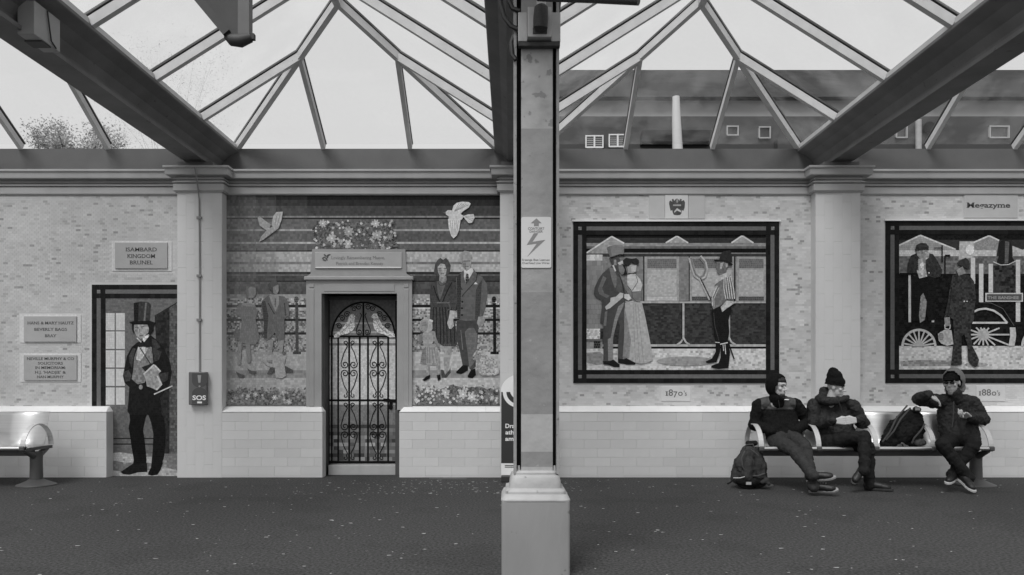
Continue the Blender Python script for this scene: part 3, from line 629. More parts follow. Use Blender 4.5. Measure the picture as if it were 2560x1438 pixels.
mu.part('foliage_ground', [([(793, 563), (815, 553), (835, 560), (860, 552), (885, 558), (905, 551), (930, 558), (950, 552), (978, 562), (986, 580), (980, 600), (988, 618), (960, 624), (900, 626), (850, 622), (800, 624), (790, 605), (796, 585)], 84), ([(572, 985), (590, 976), (612, 983), (640, 974), (668, 982), (700, 974), (730, 984), (764, 990), (766, 1012), (570, 1012)], 92), ([(1038, 1000), (1050, 982), (1075, 972), (1100, 974), (1130, 962), (1160, 970), (1200, 966), (1225, 976), (1248, 974), (1248, 1012), (1038, 1012)], 86)], var=.35, cw=4, ch=4, kind='stuff')
flowerbed(784, 549, 992, 632, [(808, 560, 11, 8, 150), (831, 597, 13, 8, 142), (851, 584, 13, 12, 84), (873, 580, 14, 8, 132), (871, 611, 12, 6, 148), (914, 601, 15, 12, 78), (944, 589, 13, 8, 138), (940, 560, 11, 8, 156), (894, 616, 12, 12, 86), (940, 615, 11, 10, 96), (803, 578, 9, 8, 76), (975, 594, 9, 8, 108)], 78, 82, nl=420)
flowerbed(570, 966, 766, 1011, [(708, 980, 10, 6, 138), (622, 990, 6, 5, 140), (640, 986, 7, 6, 142), (688, 994, 7, 6, 158), (590, 995, 8, 6, 112), (652, 1002, 9, 8, 96), (724, 1004, 8, 6, 140), (602, 975, 9, 8, 92)], 40, 92, 26)
flowerbed(1038, 960, 1248, 1011, [(1114, 981, 12, 6, 150), (1158, 986, 12, 6, 156), (1180, 993, 12, 6, 160), (1070, 976, 7, 5, 160), (1100, 998, 12, 9, 92), (1222, 985, 11, 9, 98), (1041, 1000, 6, 6, 160), (1150, 1004, 8, 6, 104), (1230, 995, 7, 6, 150)], 70, 84)
# plaque over the gate
m_pl = mat('memorial_stone', A(135), .5, .06, 8); m_plb = mat('memorial_border', A(118), .6, .08, 8); m_ink = mat('black_lettering', A(52), .6, .05); m_ink2 = mat('grey_lettering', A(92), .6, .05)
r = empty('memorial_plaque', wp(898, 690), 'cream memorial plaque with a flower sprig and two lines above the gate', 'plaque')
MB().prism([(WX(x), WZ(y)) for x, y in ((782, 624), (1014, 624), (1017, 685), (1028, 692), (768, 692), (778, 685))], -.03, 0).build('border', m_plb, r)
MB().cbox(WX(789), WX(1006), -.04, -.03, WZ(672), WZ(632), .004).build('tablet', m_pl, r)
MB().box(WX(791), WX(1004), -.047, -.04, WZ(671.5), WZ(669)).build('tile_line', m_cop, r)
text_lines([('Lovingly Remembering Maeve,', 895, 648, 7.5, 134), ('Patrick and Brendan Kenney', 899, 662.5, 7.5, 118)], m_ink2, r, y=-.0415, bold=0)
mb = MB(); MY = 0.0
for i, (dx, dy, a_) in enumerate(((0, 0, 40), (6, 3, 100), (-4, 6, 150), (3, 9, 60), (-2, 12, 20), (9, -1, 160))): add_tile(mb, rot(ell(815 + dx, 640 + dy, 5, 2.2, 8), (815 + dx, 640 + dy), rad(a_)), -.042, A(72), .1)
link_mesh('sprig', mb.mesh('sprig'), M_MOS, r)
# stone surround of the gate
m_arch = mat('grey_stone_paint', A(124), .5, .06, 6, .03, 40)
r = empty('gate_surround', wp(900, 1013), 'grey painted stone surround framing the mosaic gate', 'door frame')
ZS = ZC1
for x0, x1 in ((768, 806), (994, 1031)):
    o = MB().box(WX(x0), WX(x1), -.05, .262, ZS - .05, WZ(702)).build('jamb', m_arch, r)
    xa, xb = (x0 + 8, x0 + 20) if x0 < 900 else (x1 - 20, x1 - 8)
    MB().cbox(WX(xa), WX(xb), -.058, -.05, ZS, WZ(724), .004).build('raised_panel', m_arch, o); MB().cbox(WX(xa), WX(xb), -.058, -.05, WZ(720), WZ(711), .004).build('corner_block', m_arch, o)
o = MB().box(WX(806), WX(994), -.05, .262, WZ(735), WZ(702)).build('lintel', m_arch, r); MB().cbox(WX(812), WX(988), -.056, -.05, WZ(730), WZ(712), .003).build('raised_panel', m_arch, o)
soften(MB().box(WX(764), WX(1035), -.085, 0, WZ(702), WZ(693)).build('ledge', m_arch, r), .008)
# gate mosaic, set back in the niche
MY = .235
r = empty('gate_mosaic', wp(908, 1160, .235), 'mosaic of a scrolled iron gate with two doves under its arch', 'mural')
m_dark = mat('niche_lining', A(58), .6, .15, 8)
nz = MB(); nz.box(WX(806) - .001, WX(820, .2), .0, .262, 0, ZG); nz.build('niche_lining', m_dark, r); nz = MB(); nz.box(WX(994, .2), WX(994) + .02, 0, .262, 0, ZS - .052); nz.build('niche_lining', m_dark, r)
bed(r, 806, 738, 1000, 1166, .25)
mu = Mural(r, .25)
mu.part('background', [(rc(820, 750, 996, 842), 80), (ell(908, 842, 77, 86, 18, 180, 360), 108), (rc(834, 806, 982, 810), 150), (rc(832, 828, 984, 833), 146), (rc(820, 842, 996, 848), 100), (rc(820, 848, 996, 858), 162), (rc(820, 858, 996, 864), 104), (rc(820, 864, 996, 1003), 162), (rc(820, 1003, 996, 1012), 160), (rc(820, 1012, 996, 1062), 100)], cw=5, ch=4.8, var=.1, bond=False, gap=.3)
mu.part('background', [(rc(820, 1062 + 9 * i, 996, 1071 + 9 * i), (70, 90, 76, 108, 80, 112, 86, 102, 76, 96, 84)[i], dict(cw=13, ch=9, var=.4)) for i in range(11)])
mu.k += 3
bars = [([(x, 842), (x, 1158)], w_) for x, w_ in ((829, 4.5), (845, 4.5), (872.5, 4.8), (899, 4.8), (919.6, 4.8), (944.7, 4.8), (970, 4.8))]
for pth, w_ in bars: mu.part('gate_bar', [('S', pth, w_, 12)])
for yb, w_ in ((841, 4.5), (1001, 5), (1156, 6)): mu.part('gate_rail', [('S', [(821, yb), (995, yb)], w_, 12)])
mu.part('gate_stile', [('S', [(992, 752), (992, 1160)], 8, 12)]); mu.part('gate_stile', [('S', [(822, 752), (822, 1160)], 3.5, 12)])
mu.part('gate_arch', [('S', ell(908, 842, 79, 86, 22, 180, 360), 4.5, 12)]); mu.part('gate_bar', [('S', [(908, 757), (908, 841)], 4.5, 12)])
for bx in (872.5, 944.7):
    for (t0, m0, m1, b1) in ((857, 911, 934, 989), (1012, 1066, 1088, 1145)):
        for s_ in (-1, 1):
            up = spiral(bx + s_ * 9, t0, 1.8, 5.5, 180 if s_ > 0 else 0, 180 + 330 if s_ < 0 else 0 - 150, 10)
            pth = [(bx + s_ * 4, t0 + 8), (bx + s_ * 13, (t0 + m0) / 2 - 2), (bx + s_ * 19.5, m0 - 6)] + ([(bx + s_ * 11 + s_ * rr * math.cos(rad(an)), m0 + rr * math.sin(rad(an))) for rr, an in ((9.5, -10), (9.5, 40), (9, 90), (8.5, 140), (7.5, 190), (6.5, 240), (5.5, 290), (4.5, 350), (3.5, 60), (2.5, 130))])
            low = [(x, m0 + m1 - y) for x, y in pth]; lowc = [(bx + s_ * 9 + s_ * rr * math.cos(rad(an)), b1 + rr * math.sin(rad(an))) for rr, an in ((5.5, -110), (5.5, 170), (5, 90), (4.5, 20), (3, -60))]
            upc = [(x, t0 + b1 - y) for x, y in lowc]
            mu.part('scroll', [('S', upc + pth, 2.2, 14, 3.2, .12)]); mu.part('scroll', [('S', lowc[::-1] + low, 2.2, 14, 3.2, .12)])
for (cx, cy, s_) in ((884, 772, 1), (897, 768, -1), (855, 796, 1), (867, 786, -1), (847, 815, 1)):
    for mir in (1, -1):
        X = lambda x: 908 + mir * (x - 908)
        mu.part('scroll', [('S', [(X(x), y) for x, y in spiral(cx, cy, 8, 2, 200 if s_ > 0 else -20, 200 + 520 if s_ > 0 else -20 - 520, 18)], 1.9, 14, 3, .1)])
for mir in (1, -1):
    X = lambda x: 908 + mir * (x - 908)
    mu.part('scroll', [('S', [(X(x), y) for x, y in [(900, 783), (904, 788), (898, 805), (891, 822)] + spiral(898, 830, 8, 2, 200, 200 - 560, 16)], 2, 14, 3, .1)])
for pts, g_ in (([(876, 787), (882, 784), (888, 790), (886, 803), (888, 815), (882, 826), (870, 834), (852, 838), (846, 844), (835, 844), (834, 838), (848, 828), (860, 815), (868, 803), (872, 792)], 178),
                ([(927, 792), (934, 784), (942, 784), (947, 796), (955, 812), (970, 825), (986, 835), (987, 843), (975, 844), (960, 836), (946, 833), (936, 823), (932, 808), (934, 797)], 182)):
    cx = sum(p[0] for p in pts) / len(pts); sg = -1 if cx < 908 else 1
    mu.part('dove', [(pts, g_, dict(cw=3, ch=3, var=.28, ang=sg * .7)), ('S', [(cx - sg * 12, 800), (cx - sg * 4, 816), (cx + sg * 16, 834)], 1.2, 80)])
mu.part('olive_sprig', [('S', [(884, 795), (893, 794), (898, 786), (895, 775)], 2.2, 120, 3), ('S', [(888, 790), (894, 782), (890, 772)], 1.8, 126, 3)])
mu.part('latch', [('S', [(958, 1000), (998, 1004)], 8, 8), ('S', [(978, 1004), (976, 1022)], 8, 10), (ell(977, 1018, 5, 7, 8), 14)])
MY = 0.0
m_step = mat('gate_step', A(140), .5, .08, 10)
soften(MB().box(WX(821, .1), WX(997, .1), .09, .262, 0, WZ(1163, .1)).build('doorstep', m_step, r), .006)
# ---- farm scene mosaic
r = empty('mosaic_mural', wp(1690, 958), 'framed mosaic of a gentleman, lady and farmer with pitchfork by a railway carriage', 'mural')
mu = Mural(r, -.004); bed(r, 1433, 555, 1947, 958, -.004, .01)
MB().box(WX(1430), WX(1950), -.03, .0, WZ(554.8), WZ(551)).build('top_ledge', m_cop, r)
def lay(items, nm='background'):
    mb = MB(); y = mu.nxt()
    for q_, it in enumerate(items): tess(mb, it[0], it[1], y - .00015 * q_, **dict(dict(cw=6, ch=5.2, var=.12, gap=.4), **(it[2] if len(it) > 2 else {})))
    mu.k += len(items); link_mesh(nm, mb.mesh(nm), M_MOS, r)
X0, X1 = 1466, 1914
lay([(rc(X0, 588, X1, 595), 14), (rc(X0, 595, X1, 608), 44), (rc(X0, 608, X1, 616), 118), (rc(X0, 616, X1, 622), 84), (rc(X0, 622, X1, 632), 12), (rc(X0, 632, X1, 635), 104), (rc(X0, 635, X1, 642), 46), (rc(X0, 642, X1, 753), 104),
     (rc(X0, 753, X1, 758.5), 140), (rc(X0, 758.5, X1, 761), 18), (rc(X0, 761, X1, 861), 46, dict(cw=7, ch=4.5, var=.3)), (rc(X0, 861, X1, 867), 142), (rc(X0, 867, X1, 872), 12), (rc(X0, 872, X1, 926), 166, dict(cw=6.2, ch=5.4, fleck=(.12, 140)))])
lay([([(1466, 634), (1529, 591), (1560, 609), (1560, 634)], 128), (rc(1466, 637, 1506, 652), 168), (rc(1466, 652, 1508, 822), 112, dict(cw=10, ch=12, var=.12, gap=.8)), (rc(1466, 822, 1500, 848), 166, dict(cw=5, ch=3.6, var=.25)), (rc(1466, 848, 1506, 856), 84), (rc(1466, 856, 1506, 872), 124), (rc(1484, 853, 1501, 871), 26)])
lay([([(1664, 608), (1692, 590), (1720, 608)], 132), ([(1828, 608), (1855, 589), (1883, 608)], 132)], 'gable')
mu.part('gable_edge', [('S', p, 4, 170) for p in ([(1466, 633), (1529, 592), (1560, 609)], [(1664, 608), (1692, 591), (1720, 608)], [(1828, 608), (1855, 590), (1883, 608)])])
for (a_, b_, c0) in ((1611, 1697, 1), (1723, 1834, 0), (1840, 1914, 0)):
    mu.part('carriage_window', [(rc(a_, 642, b_, 753), 128), (rc(a_ + 7, 648, b_ - 6, 671), 84), (rc(a_ + 7, 671, b_ - 6, 675), 128), (rc(a_ + 7, 675, b_ - 6, 740), 142), (rc(a_ + 6, 742, b_ - 5, 752), 152 if c0 else 62)], cw=5.5, ch=4.8, var=.1)
mu.part('pillar', [(rc(1697, 642, 1722, 753), 104)], var=.12)
for x in (1609, 1722.5, 1836): mu.part('dark_post', [('S', [(x, 642), (x, 753)], 2.6, 14)])
for x in (1708, 1822): mu.part('pale_post', [('S', [(x, 759), (x, 848)], 5, 146), ('S', [(x - 1, 846), (x - 6, 856), (x - 16, 862)], 4.5, 146), ('S', [(x + 1, 846), (x + 6, 856), (x + 16, 862)], 4.5, 146), ('S', [(x - 3.4, 760), (x - 3.4, 850)], 1.6, 14)])
mu.part('shadow', [(ell(1715, 903, 74, 12, 16), 122)], cw=6, ch=5.4, var=.14); mu.part('shadow', [([(1466, 882), (1500, 880), (1512, 890), (1515, 908), (1490, 912), (1466, 905)], 116)], cw=6, ch=5.4, var=.14)
frame(mu, 1433, 555, 1947, 958, 'LRTB', 33)
mu.figure('gentleman_figure', [
    ('trousers', [([(1508, 810), (1528, 770), (1562, 752), (1566, 765), (1563, 800), (1560, 880), (1556, 900), (1544, 900), (1545, 860), (1549, 815), (1541, 795), (1536, 830), (1531, 870), (1524, 906), (1508, 906)], 62), ([(1560, 755), (1546, 763), (1535, 800), (1526, 845), (1519, 848), (1520, 902), (1532, 902), (1532, 845), (1545, 795), (1557, 768)], 112)]),
    ('shoe', [([(1507, 903), (1523, 903), (1533, 899), (1549, 912), (1548, 918), (1535, 918), (1520, 912), (1508, 911)], 22)]), ('shoe', [([(1544, 897), (1558, 898), (1568, 895), (1589, 907), (1587, 912), (1570, 912), (1545, 908)], 22)]),
    ('coat', [([(1530, 664), (1520, 672), (1505, 685), (1495, 700), (1486, 720), (1484, 735), (1490, 745), (1503, 752), (1504, 770), (1500, 800), (1500, 808), (1508, 813), (1510, 832), (1520, 832), (1535, 775), (1562, 754), (1564, 735), (1560, 715), (1550, 690), (1541, 675)], 60),
              ([(1507, 690), (1516, 696), (1505, 720), (1510, 734), (1524, 740), (1516, 746), (1498, 736), (1494, 725)], 88), ([(1522, 668), (1534, 672), (1546, 702), (1537, 722), (1529, 700)], 92), ([(1512, 780), (1518, 778), (1515, 815), (1508, 815)], 92), ('S', [(1547, 685), (1556, 712), (1560, 735)], 1.8, 26)]),
    ('waistcoat', [([(1541, 690), (1550, 695), (1556, 720), (1550, 733), (1540, 728)], 72)]),
    ('head', [([(1522, 646), (1546, 641), (1551, 655), (1547, 680), (1540, 676), (1530, 664)], 58), ([(1534, 650), (1540, 650), (1541, 664), (1534, 664)], 112), ([(1545, 662), (1553, 660), (1561, 672), (1562, 684), (1554, 688), (1547, 680)], 96)]), ('collar', [([(1530, 664), (1534, 663), (1540, 678), (1537, 680)], 168)]),
    ('top_hat', [([(1516, 620), (1524, 616), (1536, 613), (1556, 614), (1560, 619), (1558, 636), (1550, 641), (1532, 643), (1525, 645)], 100), ([(1516, 620), (1524, 616), (1530, 642), (1525, 645)], 84)]), ('hat_band', [([(1524, 644), (1548, 636), (1560, 636), (1560, 640), (1548, 641), (1528, 648)], 22)]),
    ('hand', [([(1526, 745), (1540, 742), (1546, 752), (1536, 760), (1525, 755)], 146)]), ('scroll', [([(1512, 768), (1550, 732), (1558, 734), (1557, 744), (1525, 771), (1515, 775)], 152)])], cw=6, ch=7, var=.07, gap=.3)
mu.figure('lady_figure', [
    ('skirt', [([(1562, 758), (1580, 752), (1600, 752), (1605, 760), (1612, 790), (1622, 840), (1630, 885), (1630, 900), (1620, 907), (1600, 910), (1585, 906), (1568, 897), (1572, 850), (1570, 810), (1562, 790)], 140), ([(1560, 768), (1568, 800), (1577, 850), (1572, 897), (1556, 894), (1560, 840)], 112)] + [('S', [(1582 + i * 6, 760), (1588 + i * 10, 905)], 1, 104, 8) for i in range(3)]),
    ('bodice', [([(1562, 700), (1578, 728), (1602, 726), (1602, 752), (1586, 756), (1576, 748), (1562, 722)], 96)]), ('blouse', [([(1567, 690), (1575, 686), (1588, 686), (1600, 699), (1605, 712), (1602, 728), (1579, 730), (1568, 714)], 156), ('S', [(1589, 688), (1594, 705), (1580, 727)], 1.6, 40), ('S', [(1568, 715), (1579, 728), (1580, 745), (1590, 755), (1600, 755)], 1.6, 50)]),
    ('hand', [([(1560, 736), (1572, 736), (1578, 748), (1570, 752), (1560, 746)], 162)]), ('face', [([(1567, 668), (1578, 662), (1591, 664), (1590, 680), (1580, 684), (1570, 683)], 128), ([(1576, 668), (1590, 665), (1588, 680), (1578, 680)], 154)]),
    ('hair', [([(1555, 662), (1562, 664), (1566, 680), (1568, 686), (1557, 689), (1562, 675)], 26)]), ('hat', [([(1556, 652), (1565, 645), (1578, 648), (1590, 646), (1597, 652), (1596, 661), (1585, 662), (1577, 656), (1572, 667), (1560, 663)], 34), ([(1543, 658), (1556, 652), (1558, 660), (1548, 664)], 150)])], cw=5.5, ch=5.5, var=.09, gap=.35)
mu.figure('farmer_figure', [
    ('pitchfork', [('S', [(1724, 645), (1731, 671), (1737, 689), (1748, 697), (1760, 692), (1765, 675), (1761, 656), (1749, 642)], 9, 150, 4), ('S', [(1749, 697), (1774, 750)], 7, 146), ('S', [(1726, 645), (1732, 670), (1738, 687), (1748, 695), (1758, 690), (1763, 675), (1759, 656), (1748, 644)], 5, 98, 4), ('S', [(1750, 696), (1776, 750)], 3.4, 40)]),
    ('stick', [('S', [(1818, 852), (1834, 898)], 3.4, 22)]),
    ('boot', [([(1788, 855), (1801, 856), (1799, 880), (1790, 906), (1766, 908), (1763, 904), (1778, 897), (1788, 880)], 18)]), ('boot', [([(1801, 858), (1818, 854), (1824, 880), (1822, 900), (1820, 920), (1795, 923), (1776, 919), (1778, 914), (1795, 908), (1800, 895)], 20)]),
    ('breeches', [([(1781, 770), (1802, 768), (1803, 778), (1827, 764), (1826, 780), (1820, 800), (1822, 830), (1818, 856), (1800, 861), (1787, 854), (1783, 830), (1780, 800), (1777, 785)], 20), ('S', [(1783, 782), (1786, 815), (1796, 852)], 1, 70)]),
    ('garter', [('S', [(1787, 856), (1798, 857)], 2, 175), ('S', [(1799, 861), (1818, 857)], 2.4, 175), ('S', [(1806, 861), (1808, 878)], 2, 165), ('S', [(1811, 861), (1813, 886)], 2, 165)]),
    ('waistcoat', [([(1798, 690), (1812, 690), (1806, 705), (1812, 730), (1815, 750), (1800, 765), (1782, 774), (1776, 758), (1785, 735), (1790, 715)], 96), ('S', [(1792, 715), (1779, 745), (1780, 765)], 2, 172), ('S', [(1796, 720), (1783, 748), (1784, 768)], 1.6, 160)]),
    ('sleeve', [([(1810, 690), (1825, 686), (1833, 715), (1838, 740), (1830, 752), (1815, 749), (1805, 715)], 84)] + [('S', [(1809 + i * 4, 694 - i), (1808 + i * 6, 720), (1813 + i * 5.5, 748)], 2, 180) for i in range(5)]),
    ('neckerchief', [([(1799, 688), (1815, 683), (1826, 685), (1822, 691), (1797, 704), (1783, 715), (1788, 700)], 152)]),
    ('head', [([(1790, 656), (1812, 654), (1817, 668), (1812, 683), (1800, 689), (1792, 682), (1789, 670)], 90), ([(1799, 660), (1808, 656), (1802, 674), (1798, 672)], 148), ([(1812, 658), (1819, 658), (1818, 668), (1813, 670)], 132)]),
    ('hat', [([(1796, 652), (1800, 636), (1808, 629), (1824, 627), (1829, 640), (1829, 657), (1810, 653)], 38), ([(1783, 650), (1800, 650), (1818, 652), (1831, 662), (1828, 665), (1808, 656), (1785, 654)], 26)]),
    ('forearm', [([(1800, 768), (1815, 752), (1828, 753), (1836, 758), (1815, 772), (1804, 781)], 150)])], cw=5, ch=5.5, var=.14, gap=.3)
# ---- engine scene mosaic
r = empty('mosaic_mural', wp(2470, 958), 'framed mosaic of a steam engine with its driver and a railwayman', 'mural')
mu = Mural(r, -.004); bed(r, 2213, 553, 2741, 958, -.004, .01)
MB().box(WX(2210), WX(2744), -.03, .0, WZ(552.8), WZ(549)).build('top_ledge', m_cop, r)
X0, X1 = 2247, 2708
lay([(rc(X0, 586, X1, 600), 14, dict(var=.4)), (rc(X0, 600, X1, 641), 40), (rc(X0, 641, X1, 685), 84, dict(var=.25)), (rc(X0, 685, X1, 866), 16, dict(var=.5, cw=7, ch=5.5)), (rc(X0, 865, X1, 926), 160, dict(cw=6.2, ch=5.2, fleck=(.09, 132)))])
lay([([(2247, 612), (2300, 588), (2390, 625), (2390, 641), (2247, 641)], 122), (rc(2247, 626, 2400, 641), 152), ([(2433, 606), (2472, 589), (2497, 601), (2490, 641), (2433, 641)], 116, dict(cw=3.6, ch=3.6)), (rc(2433, 626, 2490, 641), 154), ([(2530, 615), (2556, 625), (2590, 610), (2650, 600), (2708, 625), (2708, 641), (2531, 641)], 148), ([(2398, 604), (2435, 604), (2433, 645), (2396, 650)], 142)])
mu.part('gable_edge', [('S', p, 4, 164) for p in ([(2247, 614), (2300, 589), (2388, 624)], [(2433, 607), (2472, 590), (2497, 602)])])
mu.part('clock', [(ell(2424, 625, 11, 13, 12), 176)], cw=4, ch=4)
mu.part('shadow', [([(2250, 903), (2300, 900), (2400, 902), (2400, 915), (2252, 916)], 118)], cw=6.2, ch=5.2, var=.2); mu.part('shadow', [(ell(2440, 912, 30, 6, 10), 122)], cw=6.2, ch=5.2, var=.2)
frame(mu, 2213, 553, 2741, 958, 'LRTB', 34, 18, 76)
mu.part('boiler', [(rc(2481, 664, 2540, 732), 40)], var=.5); mu.part('smokebox_dome', [([(2490, 657), (2496, 640), (2495, 610), (2503, 602), (2515, 600), (2526, 606), (2528, 640), (2536, 656), (2520, 664), (2505, 663)], 26), ([(2511, 603), (2522, 605), (2519, 658), (2510, 660)], 76)])
mu.part('boiler_band', [('S', [(2482, 655), (2500, 663), (2520, 662), (2538, 653)], 2.4, 158)])
for x, y0, y1 in ((2431, 645, 710), (2451.5, 660, 756), (2475.5, 660, 732), (2543.5, 650, 733), (2543.5, 754, 805), (2575, 650, 800)): mu.part('white_band', [(rc(x - 5.5, y0, x + 5.5, y1), 160)], cw=6, ch=4.5, var=.06)
for x in (2273, 2331): mu.part('white_post', [(rc(x - 3.2, 688, x + 3.2, 806), 158)], cw=7, ch=5, var=.06)
def wheel(nm, cx, cy, rr, hub, n, g=150, a0=0, half=True, rim=6):
    it = []
    for i in range(n):
        an = (a0 + 180 * (i + .5) / n) if half else 360 * i / n
        it.append(('S', [(cx + hub * math.cos(rad(an)), cy - hub * math.sin(rad(an))), (cx + rr * math.cos(rad(an)), cy - rr * math.sin(rad(an)))], 4, g))
    mu.part(nm, [('S', [(cx + rr * math.cos(rad(t)), cy - rr * math.sin(rad(t))) for t in range(0, 181 if half else 361, 9)], rim, g)] + it + [(ell(cx, cy, hub + 2, hub + 2, 12, 180, 360) if half else ell(cx, cy, hub + 2, hub + 2, 14), g - 12)])
wheel('wheel', 2296, 866, 41, 10, 9)
wheel('wheel', 2600, 866, 46, 12, 9)
mu.part('driving_wheel', [('S', [(2456 + 13 * math.cos(rad(t)), 837 - 13 * math.sin(rad(t))), (2456 + ln * math.cos(rad(t)), 837 - ln * math.sin(rad(t)))], 4, 152) for t, ln in ((0, 66), (22, 44), (50, 22), (80, 17), (110, 19), (135, 25), (160, 34), (180, 34), (200, 34), (225, 34), (245, 28), (270, 27), (295, 30), (318, 40), (338, 68))] +
        [(ell(2456, 837, 15, 15, 14), 136), ([(2522, 819), (2536, 819), (2538, 840), (2534, 865), (2519, 865), (2523, 842)], 150), ('S', [(2430, 781), (2445, 774), (2462, 772), (2482, 777), (2500, 789), (2516, 808)], 5, 156), ('S', [(2428, 807.5), (2516, 807.5)], 5, 156), ('S', [(2448, 757), (2475, 758), (2505, 772), (2533, 815)], 1.6, 70)])
o = mu.part('nameplate', [(rc(2461, 733, 2555, 755), 156), (rc(2464.5, 736, 2551.5, 752), 58)], cw=7, ch=5, var=.05)
yN = mu.nxt() - .001; MB().box(WX(2464.5), WX(2551.5), yN, yN + .003, WZ(752), WZ(736)).build('plate_face', mat('plate_grey', A(58), .6, .1), r)
text_lines([('THE BANSHEE', 2508, 748, 8, 78)], mat('dull_gold_letters', A(116), .6, .1), r, y=yN - .001, bold=.03)
mu.k += 4
mu.figure('driver_figure', [('trousers', [([(2275, 690), (2338, 690), (2334, 720), (2335, 800), (2318, 803), (2308, 732), (2300, 803), (2278, 803)], 15), ([(2299, 742), (2306, 733), (2315, 755), (2310, 800), (2298, 808), (2295, 790)], 106)]),
    ('shirt', [([(2290, 648), (2312, 648), (2312, 680), (2292, 680)], 122), ([(2296, 660), (2306, 656), (2309, 676), (2296, 676)], 160)]), ('jacket', [([(2267, 660), (2275, 640), (2290, 633), (2294, 650), (2294, 682), (2285, 692), (2266, 682)], 36)]), ('jacket', [([(2311, 655), (2320, 634), (2330, 636), (2340, 650), (2353, 675), (2349, 692), (2335, 696), (2316, 690)], 38)]),
    ('face', [([(2289, 627), (2312, 625), (2321, 634), (2320, 645), (2312, 651), (2298, 648), (2291, 640)], 112), ([(2310, 630), (2321, 634), (2320, 645), (2312, 650)], 132)]), ('cap', [([(2285, 626), (2289, 613), (2300, 608), (2313, 609), (2320, 618), (2319, 625), (2305, 627), (2287, 629)], 38)]),
    ('papers', [([(2289, 676), (2312, 674), (2316, 692), (2296, 697)], 142)]), ('button', [(ell(2320, 683, 2, 2, 7), 170)])], cw=5, ch=5, var=.25)
mu.part('lever', [('S', [(2353, 614), (2353, 656)], 3.4, 14), ('S', [(2333, 621), (2353, 621)], 2.6, 14), ('S', [(2360, 640), (2373, 640)], 5, 12), ('S', [(2360, 640), (2360, 690)], 3.4, 14), (rc(2247, 683, 2290, 688), 12)])
mu.figure('railwayman_figure', [('body', [([(2378, 690), (2400, 684), (2420, 688), (2433, 705), (2437, 740), (2432, 800), (2426, 812), (2424, 830), (2428, 865), (2440, 888), (2445, 900), (2441, 915), (2436, 918), (2424, 910), (2418, 900), (2416, 865), (2408, 835), (2401, 842), (2402, 912), (2375, 914), (2380, 865), (2382, 830), (2380, 800), (2370, 790), (2358, 797), (2366, 760), (2372, 720)], 42, dict(var=.35)), ('S', [(2376, 720), (2372, 760), (2366, 792)], 1.6, 16)]),
    ('face', [([(2388, 676), (2404, 667), (2412, 684), (2394, 690)], 112)]), ('cap', [([(2388, 660), (2400, 650), (2412, 645), (2421, 654), (2421, 674), (2408, 669), (2392, 662)], 42)]), ('button', [(ell(2408, 754, 2, 2, 7), 170)]), ('button', [(ell(2415, 754, 2, 2, 7), 170)]),
    ('hand', [([(2358, 795), (2372, 793), (2373, 814), (2360, 818)], 108)]), ('can', [([(2342, 835), (2350, 830), (2360, 824), (2376, 826), (2381, 861), (2365, 865), (2350, 859), (2344, 852)], 138), (ell(2350, 842, 7, 10, 10), 96), ('S', [(2359, 812), (2360, 822), (2372, 824), (2373, 812)], 2.4, 150)])], cw=5, ch=5, var=.14)
# ---- plaques
m_plate = mat('grey_plaque', A(134), .45, .06, 6, .03, 50); m_pale = mat('pale_tile_edge', A(166), .5, .06, 25); m_num = mat('pale_plaque', A(166), .5, .05, 8)
def plaque(nm, lab, out, inn, lines, y=-.022, ink=m_ink, pm=None, serif=True, bold=.006, cat='plaque'):
    r = empty(nm, wp((out[0] + out[2]) / 2, out[3]), lab, cat)
    if out != inn:                                         # surround of small pale tiles
        mb = MB(); xs = out
        for (x0, y0, x1, y1) in ((xs[0], xs[1], xs[2], inn[1]), (xs[0], inn[3], xs[2], xs[3]), (xs[0], inn[1], inn[0], inn[3]), (inn[2], inn[1], xs[2], inn[3])):
            if x1 - x0 > .5 and y1 - y0 > .5: tess(mb, rc(x0, y0, x1, y1), 168, -.006, cw=4, ch=4, var=.04, gap=.2, bond=False)
        link_mesh('tile_edge', mb.mesh('tile_edge'), M_MOS, r)['kind'] = 'stuff'
    soften(MB().box(WX(inn[0]), WX(inn[2]), y, .0, WZ(inn[3]), WZ(inn[1])).build('plate', pm or m_plate, r), .003)
    if lines: text_lines(lines, ink, r, y=y - .0012, serif=serif, bold=bold)
    return r
plaque('name_plaque', 'grey plaque with three lines above the top hat mosaic', (280, 603, 430, 678), (289, 607, 420, 672), [('ISAMBARD', 353, 628.5, 9.5, 78), ('KINGDOM', 353, 645, 9.5, 70), ('BRUNEL', 353, 661, 9.5, 58)])
plaque('name_plaque', 'grey plaque for a bag maker, upper of the two on the left', (50, 786, 203, 857), (62, 791, 193, 855), [('HANS & MARY HAUTZ', 126.5, 811, 7, 116), ('BEVERLY BAGS', 126.5, 827, 7, 82), ('BRAY', 126.5, 843, 7, 29)])
plaque('name_plaque', 'grey plaque in memoriam for solicitors, lower of the two on the left', (50, 882, 203, 955), (62, 888, 194, 951), [('NEVILLE MURPHY & CO', 126, 900, 6.5, 118), ('SOLICITORS', 126, 911.5, 6.5, 62), ('IN MEMORIAM:', 126, 922.5, 6.5, 76), ("H.J. 'HADJIE' &", 126, 934, 6.5, 78), ('NAN MURPHY', 126, 945.5, 6.5, 67)])
plaque('name_plaque', 'cream plaque with a single bold word above the engine mosaic', (2408, 487, 2545, 545), (2410, 487, 2543, 545), [('Megazyme', 2471, 519, 13, 109)], y=-.012, pm=mat('cream_plaque', A(150), .5, .05, 8), bold=.02)
